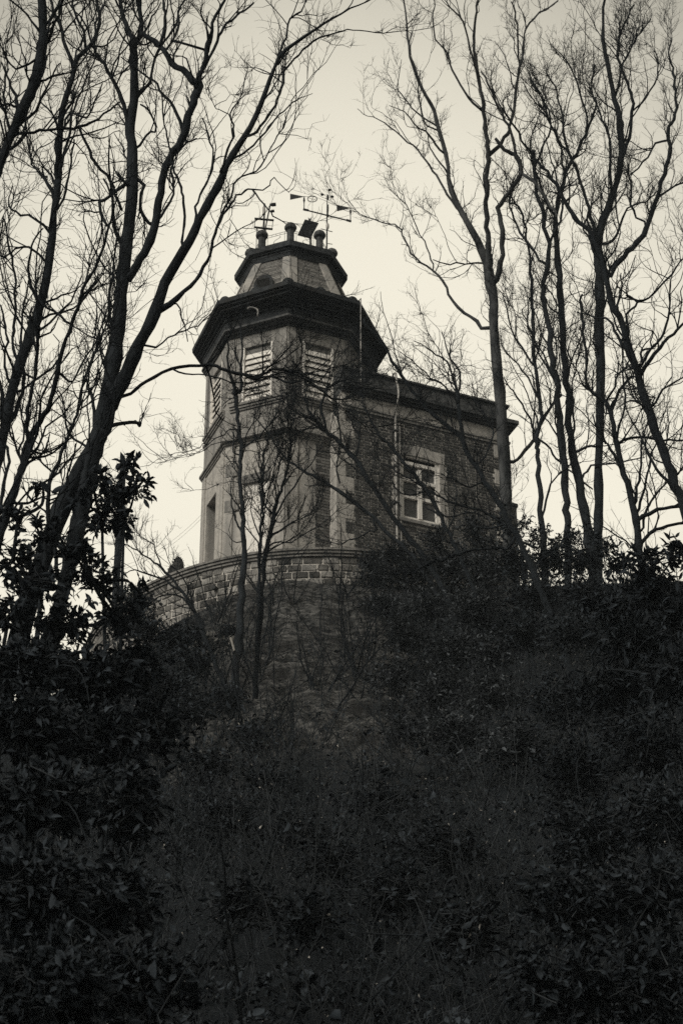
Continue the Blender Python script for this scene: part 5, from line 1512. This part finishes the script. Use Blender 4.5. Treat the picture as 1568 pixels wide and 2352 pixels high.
shrub('broadleaf_shrub', 'spiky-leaved evergreen at the right edge below the leaning trunk', [
    (1480, 1290, 27, 70, 40, 200), (1555, 1270, 27, 50, 45, 160), (1420, 1300, 28, 50, 40, 160), (1500, 1360, 27, 90, 60, 700), (1400, 1400, 29, 80, 60, 700), (1560, 1430, 26, 80, 70, 700), (1460, 1480, 27, 110, 70, 1100), (1560, 1560, 25, 110, 80, 1100), (1420, 1590, 27, 120, 80, 1200)],
    .13, M['leaf'], per=7, width=.38, stem_r=.03)
shrub('hillside_shrub', 'big dark shrub mass in the lower right of the bank', [
    (1300, 1620, 31, 130, 90, 1700), (1480, 1720, 24, 150, 100, 1700), (1330, 1780, 26, 140, 100, 1700), (1520, 1880, 21, 150, 110, 1500), (1350, 1930, 22, 150, 110, 1500), (1500, 2060, 18, 170, 120, 1500), (1320, 2100, 18, 160, 120, 1400), (1500, 2260, 15, 180, 130, 1400), (1300, 2280, 15, 170, 130, 1300)],
    .08, M['leaf'], per=9, stem_r=.012)

shrub('hillside_shrub', 'mid-slope leafy scrub right of the bare patch, below the ivy thicket', [
    (930, 1470, 44, 80, 55, 1100), (1040, 1490, 43, 90, 60, 1300), (1130, 1500, 42, 80, 60, 1100), (900, 1560, 40, 80, 60, 800), (1010, 1590, 39, 90, 70, 1100), (1120, 1600, 38, 100, 70, 1200), (1050, 1690, 35, 110, 70, 1000), (1180, 1720, 33, 110, 80, 1100), (930, 1680, 36, 80, 60, 600)],
    .095, M['ivy2'], per=7, tw=1.4)
shrub('hillside_shrub', 'patchy leafy scrub left of the bare patch around the pale rock', [
    (520, 1610, 38, 60, 55, 600), (440, 1640, 36, 80, 60, 800), (570, 1700, 35, 70, 55, 500), (470, 1760, 32, 90, 70, 800), (610, 1800, 31, 80, 60, 500), (520, 1880, 28, 90, 70, 600), (680, 1900, 28, 90, 60, 500)],
    .09, M['leaf2'], per=6, tw=1.4)
shrub('hillside_shrub', 'tall twiggy scrub in the middle foot of the bank', [
    (760, 1980, 25, 100, 80, 500), (880, 1850, 29, 100, 70, 600), (900, 2060, 22, 120, 90, 600), (700, 2120, 20, 120, 90, 500), (1040, 1960, 25, 110, 80, 600), (1080, 2150, 19, 130, 100, 600), (560, 2080, 21, 110, 90, 500)],
    .085, M['leaf2'], per=5, tw=1.6)

# ivy climbing the wing wall
n = 14000
iu = rng.uniform(U0 + .3, U1 + .2, n); iz = rng.uniform(TER - .6, ZBR - .9, n)
lim = TER + .75 + 1.35 * sst(.1, .95, (iu - U0) / (U1 - U0)) + vnoise(iu, iz * 0, 1.6, 7) * 1.1 + vnoise(iu, iz, 4, 8) * .7
keep = (iz < lim + rng.exponential(.16, n) - .1) & ~((iu > win0 + .05) & (iu < win1 - .1) & (iz > wbot + .75))
iu, iz = iu[keep], iz[keep]
IP = wc + WT * iu[:, None] + WN * (rng.exponential(.07, len(iu)) + .03)[:, None] + ZUP * iz[:, None]
ivy = thing('ivy', wp(U0 + 2.5, TER - .5, .2), 'ivy climbing the lower right of the brick wing round the window', 'ivy')
V, F = leaves(IP, rng.normal(size=IP.shape) + WN * .4 + np.array([0, 0, -.7]), rng.uniform(.04, .085, len(IP)), .8, .15)
link('foliage', np_mesh('foliage', V, F), M['ivy'], ivy, 'stuff')
sP = []
for i in range(60):
    u_ = rng.uniform(U0 + .6, U1 + .1); p = wp(u_, TER - .7, .04); path = [p]
    for j in range(9):
        u_ += rng.normal() * .07; path.append(wp(u_, TER - .7 + (j + 1) * rng.uniform(.14, .27), .04 + rng.uniform(0, .03)))
    sP.append(path)
sP = np.array(sP)
V, F = tubes(sP, np.broadcast_to(np.linspace(.012, .003, 10), (60, 10)), 4)
link('stems', np_mesh('stems', V, F), M['stem'], ivy, 'stuff')

# ------------------------------------------------------------------ undergrowth over the bank
N_P = 17000
yy = 9 + (WFRONT - 9.5) * rng.uniform(0, 1, N_P) ** .8
hw = yy * .185 + 2.5
xx = rng.uniform(-1, 1, N_P) * hw
kp = rng.uniform(0, 1, N_P) > bare_patch(xx, yy) * .9
xx, yy = xx[kp], yy[kp]
G0 = np.stack([xx, yy, hill(xx, yy) - .05], 1)
nP = len(xx); m_ = 4
hgt = rng.uniform(.25, 1.0, nP) * (.5 + 3.2 * np.clip(vnoise(xx, yy, .55, 31) + vnoise(xx, yy, 1.4, 32) * .4 + .1, 0, .5)) * (1 - .5 * sst(34, 48, yy)) * rng.choice([.7, 1, 1.5], nP)
D = unit(rng.normal(size=(nP, 3)) * .35 + np.array([0, -.1, 1]))
P = np.empty((nP, m_, 3)); P[:, 0] = G0
for k in range(1, m_):
    D = unit(D + rng.normal(size=(nP, 3)) * .3 + np.array([0, 0, -.06 * k]))
    P[:, k] = P[:, k - 1] + D * (hgt / (m_ - 1))[:, None]
V1 = tubes(P, np.broadcast_to(np.linspace(.006, .002, m_), (nP, m_)), 3)
ug = link('undergrowth_stems', np_mesh('undergrowth_stems', *V1), M['stem'])
tag(ug, 'dark tangled stems of the undergrowth all over the bank', 'undergrowth', kind='stuff')
nl = nP * 7
pi = rng.integers(0, nP, nl); t = rng.uniform(.15, 1, nl) * (m_ - 1.001); i = t.astype(int); fr = (t - i)[:, None]
q = P[pi, i] * (1 - fr) + P[pi, i + 1] * fr
V, F = leaves(q, rng.normal(size=q.shape) + np.array([0, -.2, -.1]), rng.uniform(.035, .1, nl) * (.8 + 1.5 * np.clip(vnoise(q[:, 0], q[:, 1], .7, 41) + vnoise(q[:, 0], q[:, 1], 2.1, 42) * .5, -.3, .5)) * (1.35 - .5 * sst(15, 45, q[:, 1])), .62)
ul = link('undergrowth_leaves', np_mesh('undergrowth_leaves', V, F), M['leaf2'])
tag(ul, 'dense dark bramble and ivy leaves covering the bank', 'undergrowth', kind='stuff')
# thin bare brush standing up out of it
nb = 1500
by = rng.uniform(19, 48, nb); bx = rng.uniform(-1, 1, nb) * (by * .16 + 1.0)
by[:260] = rng.uniform(42, 50, 260); bx[:260] = rng.uniform(2.8, 9.5, 260)
BP = np.empty((nb, 9, 3)); BP[:, 0] = np.stack([bx, by, hill(bx, by) - .1], 1)
BD = unit(rng.normal(size=(nb, 3)) * .32 + np.array([0, 0, 1]))
bh_ = rng.uniform(.8, 2.4, nb) * (1 - .35 * sst(36, 48, by))
bh_[:260] *= 1.5
for k in range(1, 9):
    BD = unit(BD + rng.normal(size=(nb, 3)) * .16 + np.array([0, 0, -.03 * (k > 5)]))
    BP[:, k] = BP[:, k - 1] + BD * (bh_ / 8)[:, None]
BR = np.linspace(1, .3, 9)[None] * rng.uniform(.004, .013, (nb, 1))
ba, bra = grow(BP, BR, nb * 5, 4, .15, .7, (20, 60), .15, .3, .2, 1, .55, .0022)
brush = link('bare_brush', np_mesh('bare_brush', *join([tubes(BP, BR, 4), tubes(ba, bra, 3)])), M['stem'])
tag(brush, 'tangle of thin bare upright stems and twigs over the bank', 'brush', kind='stuff')
# withered leaves caught in it, coloured pale to stand in for light glints
sel = rng.integers(0, nl, 3200)
V, F = leaves(q[sel] + rng.normal(size=(3200, 3)) * .05, rng.normal(size=(3200, 3)) + np.array([0, 0, -.4]), rng.uniform(.025, .065, 3200), .4, .3)
wl_ = link('withered_glint_leaves', np_mesh('withered_glint_leaves', V, F), M['dead_glint'])
tag(wl_, 'scattered withered leaves in the undergrowth, pale to stand in for light glints', 'leaves', kind='stuff')
# small creeping cover and dry grass on the bare slope
n = 42000
yy = rng.uniform(34, WFRONT - .2, n); xx = rng.uniform(-5.5, 5.5, n)
kp = vnoise(xx, yy, 1.3, 12) + rng.uniform(-.3, .3, n) > -.05
xx, yy = xx[kp], yy[kp]; n = len(xx)
q = np.stack([xx, yy, hill(xx, yy) + rng.uniform(-.02, .06, n)], 1)
V, F = leaves(q, unit(rng.normal(size=q.shape) * np.array([1, .6, .5]) + np.array([0, -.5, -.2])), rng.uniform(.04, .13, n), .14, .3)
gr = link('dry_grass', np_mesh('dry_grass', V, F), M['grass'])
tag(gr, 'short dry grass and creepers on the rocky slope under the wall', 'grass', kind='stuff')

# bare shoots that stand up out of the undergrowth: a few dozen, each its own plant
shoot_spots = []
for i in range(30):
    xv = rng.uniform(380, 1180); Yd = rng.uniform(17, 44)
    x_ = (xv - 784) / FV * Yd / math.cos(rad(28))
    shoot_spots.append((x_, Yd, rng.uniform(1.0, 2.6)))
for i in range(50):
    xv = rng.uniform(400, 1000); Yd = rng.uniform(37, 48)
    shoot_spots.append(((xv - 784) / FV * Yd / math.cos(rad(29)), Yd, rng.uniform(1.2, 3.4) * (1 if xv < 860 else .7)))
for j, (x_, y_, h_) in enumerate(shoot_spots):
    base = np.array([x_, y_, ground_at(x_, y_) - .2])
    nst = random.randint(2, 4)
    P = np.empty((nst, 10, 3)); P[:, 0] = base + rng.normal(size=(nst, 3)) * [.08, .08, 0]
    D = unit(rng.normal(size=(nst, 3)) * .3 + np.array([0, 0, 1]))
    for k in range(1, 10):
        D = unit(D + rng.normal(size=(nst, 3)) * .13 + np.array([0, 0, .05]))
        P[:, k] = P[:, k - 1] + D * h_ / 9 * rng.uniform(.8, 1.2, (nst, 1))
    R = np.linspace(1, .2, 10)[None] * rng.uniform(.008, .024, (nst, 1))
    a, ra_ = grow(P, R, nst * 9, 7, .25, .8, (20, 55), .2, .3, .2, 1, .5, .0025)
    b, rb = grow(a, ra_, nst * 22, 4, .08, .3, (25, 60), .15, .3, .1, 1, .6, .0017)
    xv_ = 784 + x_ / np.dot(base - CAM, FWD) * FV
    where = ('under the left curve of the wall' if xv_ < 600 else 'on the bare slope under the tower' if xv_ < 800 else 'beside the ivy thicket') if y_ > 40 else ('low on the bank at left' if xv_ < 640 else 'low on the bank in the middle' if xv_ < 900 else 'low on the bank at right')
    sz = 'short' if h_ < 1.6 else 'waist-high' if h_ < 2.3 else 'tall'
    t_ = thing('bare_shoot', base, f"{sz} bare shoot of {['', '', 'two', 'three', 'four'][nst]} stems {where}", 'shoot', 'bare shoots in the undergrowth')
    link('stems', np_mesh('stems', *tubes(P, R, 6), True), M['bark'], t_, 'stuff')
    link('twigs', np_mesh('twigs', *join([tubes(a, ra_, 3), tubes(b, rb, 3)])), M['bark'], t_, 'stuff')

# ------------------------------------------------------------------ pale rock outcrop and broken branch under the wall
def boulder(x, y, r, label, sq=(1, 1, .8), m='rock'):
    d = ray(x, y); c = None
    for Yd in np.arange(15, WFRONT, .1):
        p = at(x, y, Yd)
        if p[2] < ground_at(p[0], p[1]) + .0: c = p; break
    if c is None: c = at(x, y, WFRONT - 1); 
    me = bpy.data.meshes.new('boulder')
    import bmesh
    bm = bmesh.new(); bmesh.ops.create_icosphere(bm, subdivisions=5, radius=1)
    for v in bm.verts:
        n_ = v.co.normalized()
        o_ = Vector((x, y, 0)) * .01
        w = .85 + .5 * mnoise.noise(n_ * 1.6 + o_) + .3 * mnoise.noise(n_ * 4 + o_) + .16 * mnoise.noise(n_ * 10 + o_) + .07 * mnoise.noise(n_ * 24 + o_)
        v.co = Vector((n_.x * w * r * sq[0], n_.y * w * r * sq[1], n_.z * w * r * sq[2]))
    bm.to_mesh(me); bm.free()
    o = link('boulder', me, M[m]); o.location = tuple(c)
    return tag(o, label, 'rock', 'rocks on the slope')
boulder(492, 1500, .55, 'palest rough rock jutting from the slope below the wall', (1.1, .8, .7))
boulder(455, 1535, .4, 'rounded grey rock just below the palest one', (1, .8, .8), 'earth')
bp_ = thing('broken_branch', at(545, 1505, 40.2), 'snapped branch stub with a pale cut end below the wall', 'branch')
MB().tube([at(570, 1560, 40.6), at(556, 1530, 40.3), at(536, 1490, 40.1)], [.014, .016, .018], 8).build('stick', M['bark2'], bp_)
e0, e1 = at(538, 1494, 40.1), at(530, 1464, 40.0)
MB().tube([e0, e1], [.018, .021], 8).build('cut_end', M['cut'], bp_)

# ------------------------------------------------------------------ thin haze, added to lift the darkest tones
zl, zh = float(GZ.min()) - 1.0, 62.0
hz = MB().box((0, 150, (zl + zh) / 2), (1, 0, 0), (0, 1, 0), (0, 0, 1), 1860, 1560, zh - zl).build('haze', None)
tag(hz, 'faint haze over the whole bank, added to lift the darkest tones', 'haze', kind='stuff')
hzm = bpy.data.materials.new('black_lift_haze'); hzm.use_nodes = True
hzm.node_tree.nodes.clear()
_o = hzm.node_tree.nodes.new('ShaderNodeOutputMaterial'); _v = hzm.node_tree.nodes.new('ShaderNodeVolumePrincipled')
_v.inputs['Color'].default_value = (.82, .92, 1.0, 1)
_v.inputs['Density'].default_value = HAZE
hzm.node_tree.links.new(_v.outputs[0], _o.inputs['Volume'])
hz.data.materials.append(hzm)
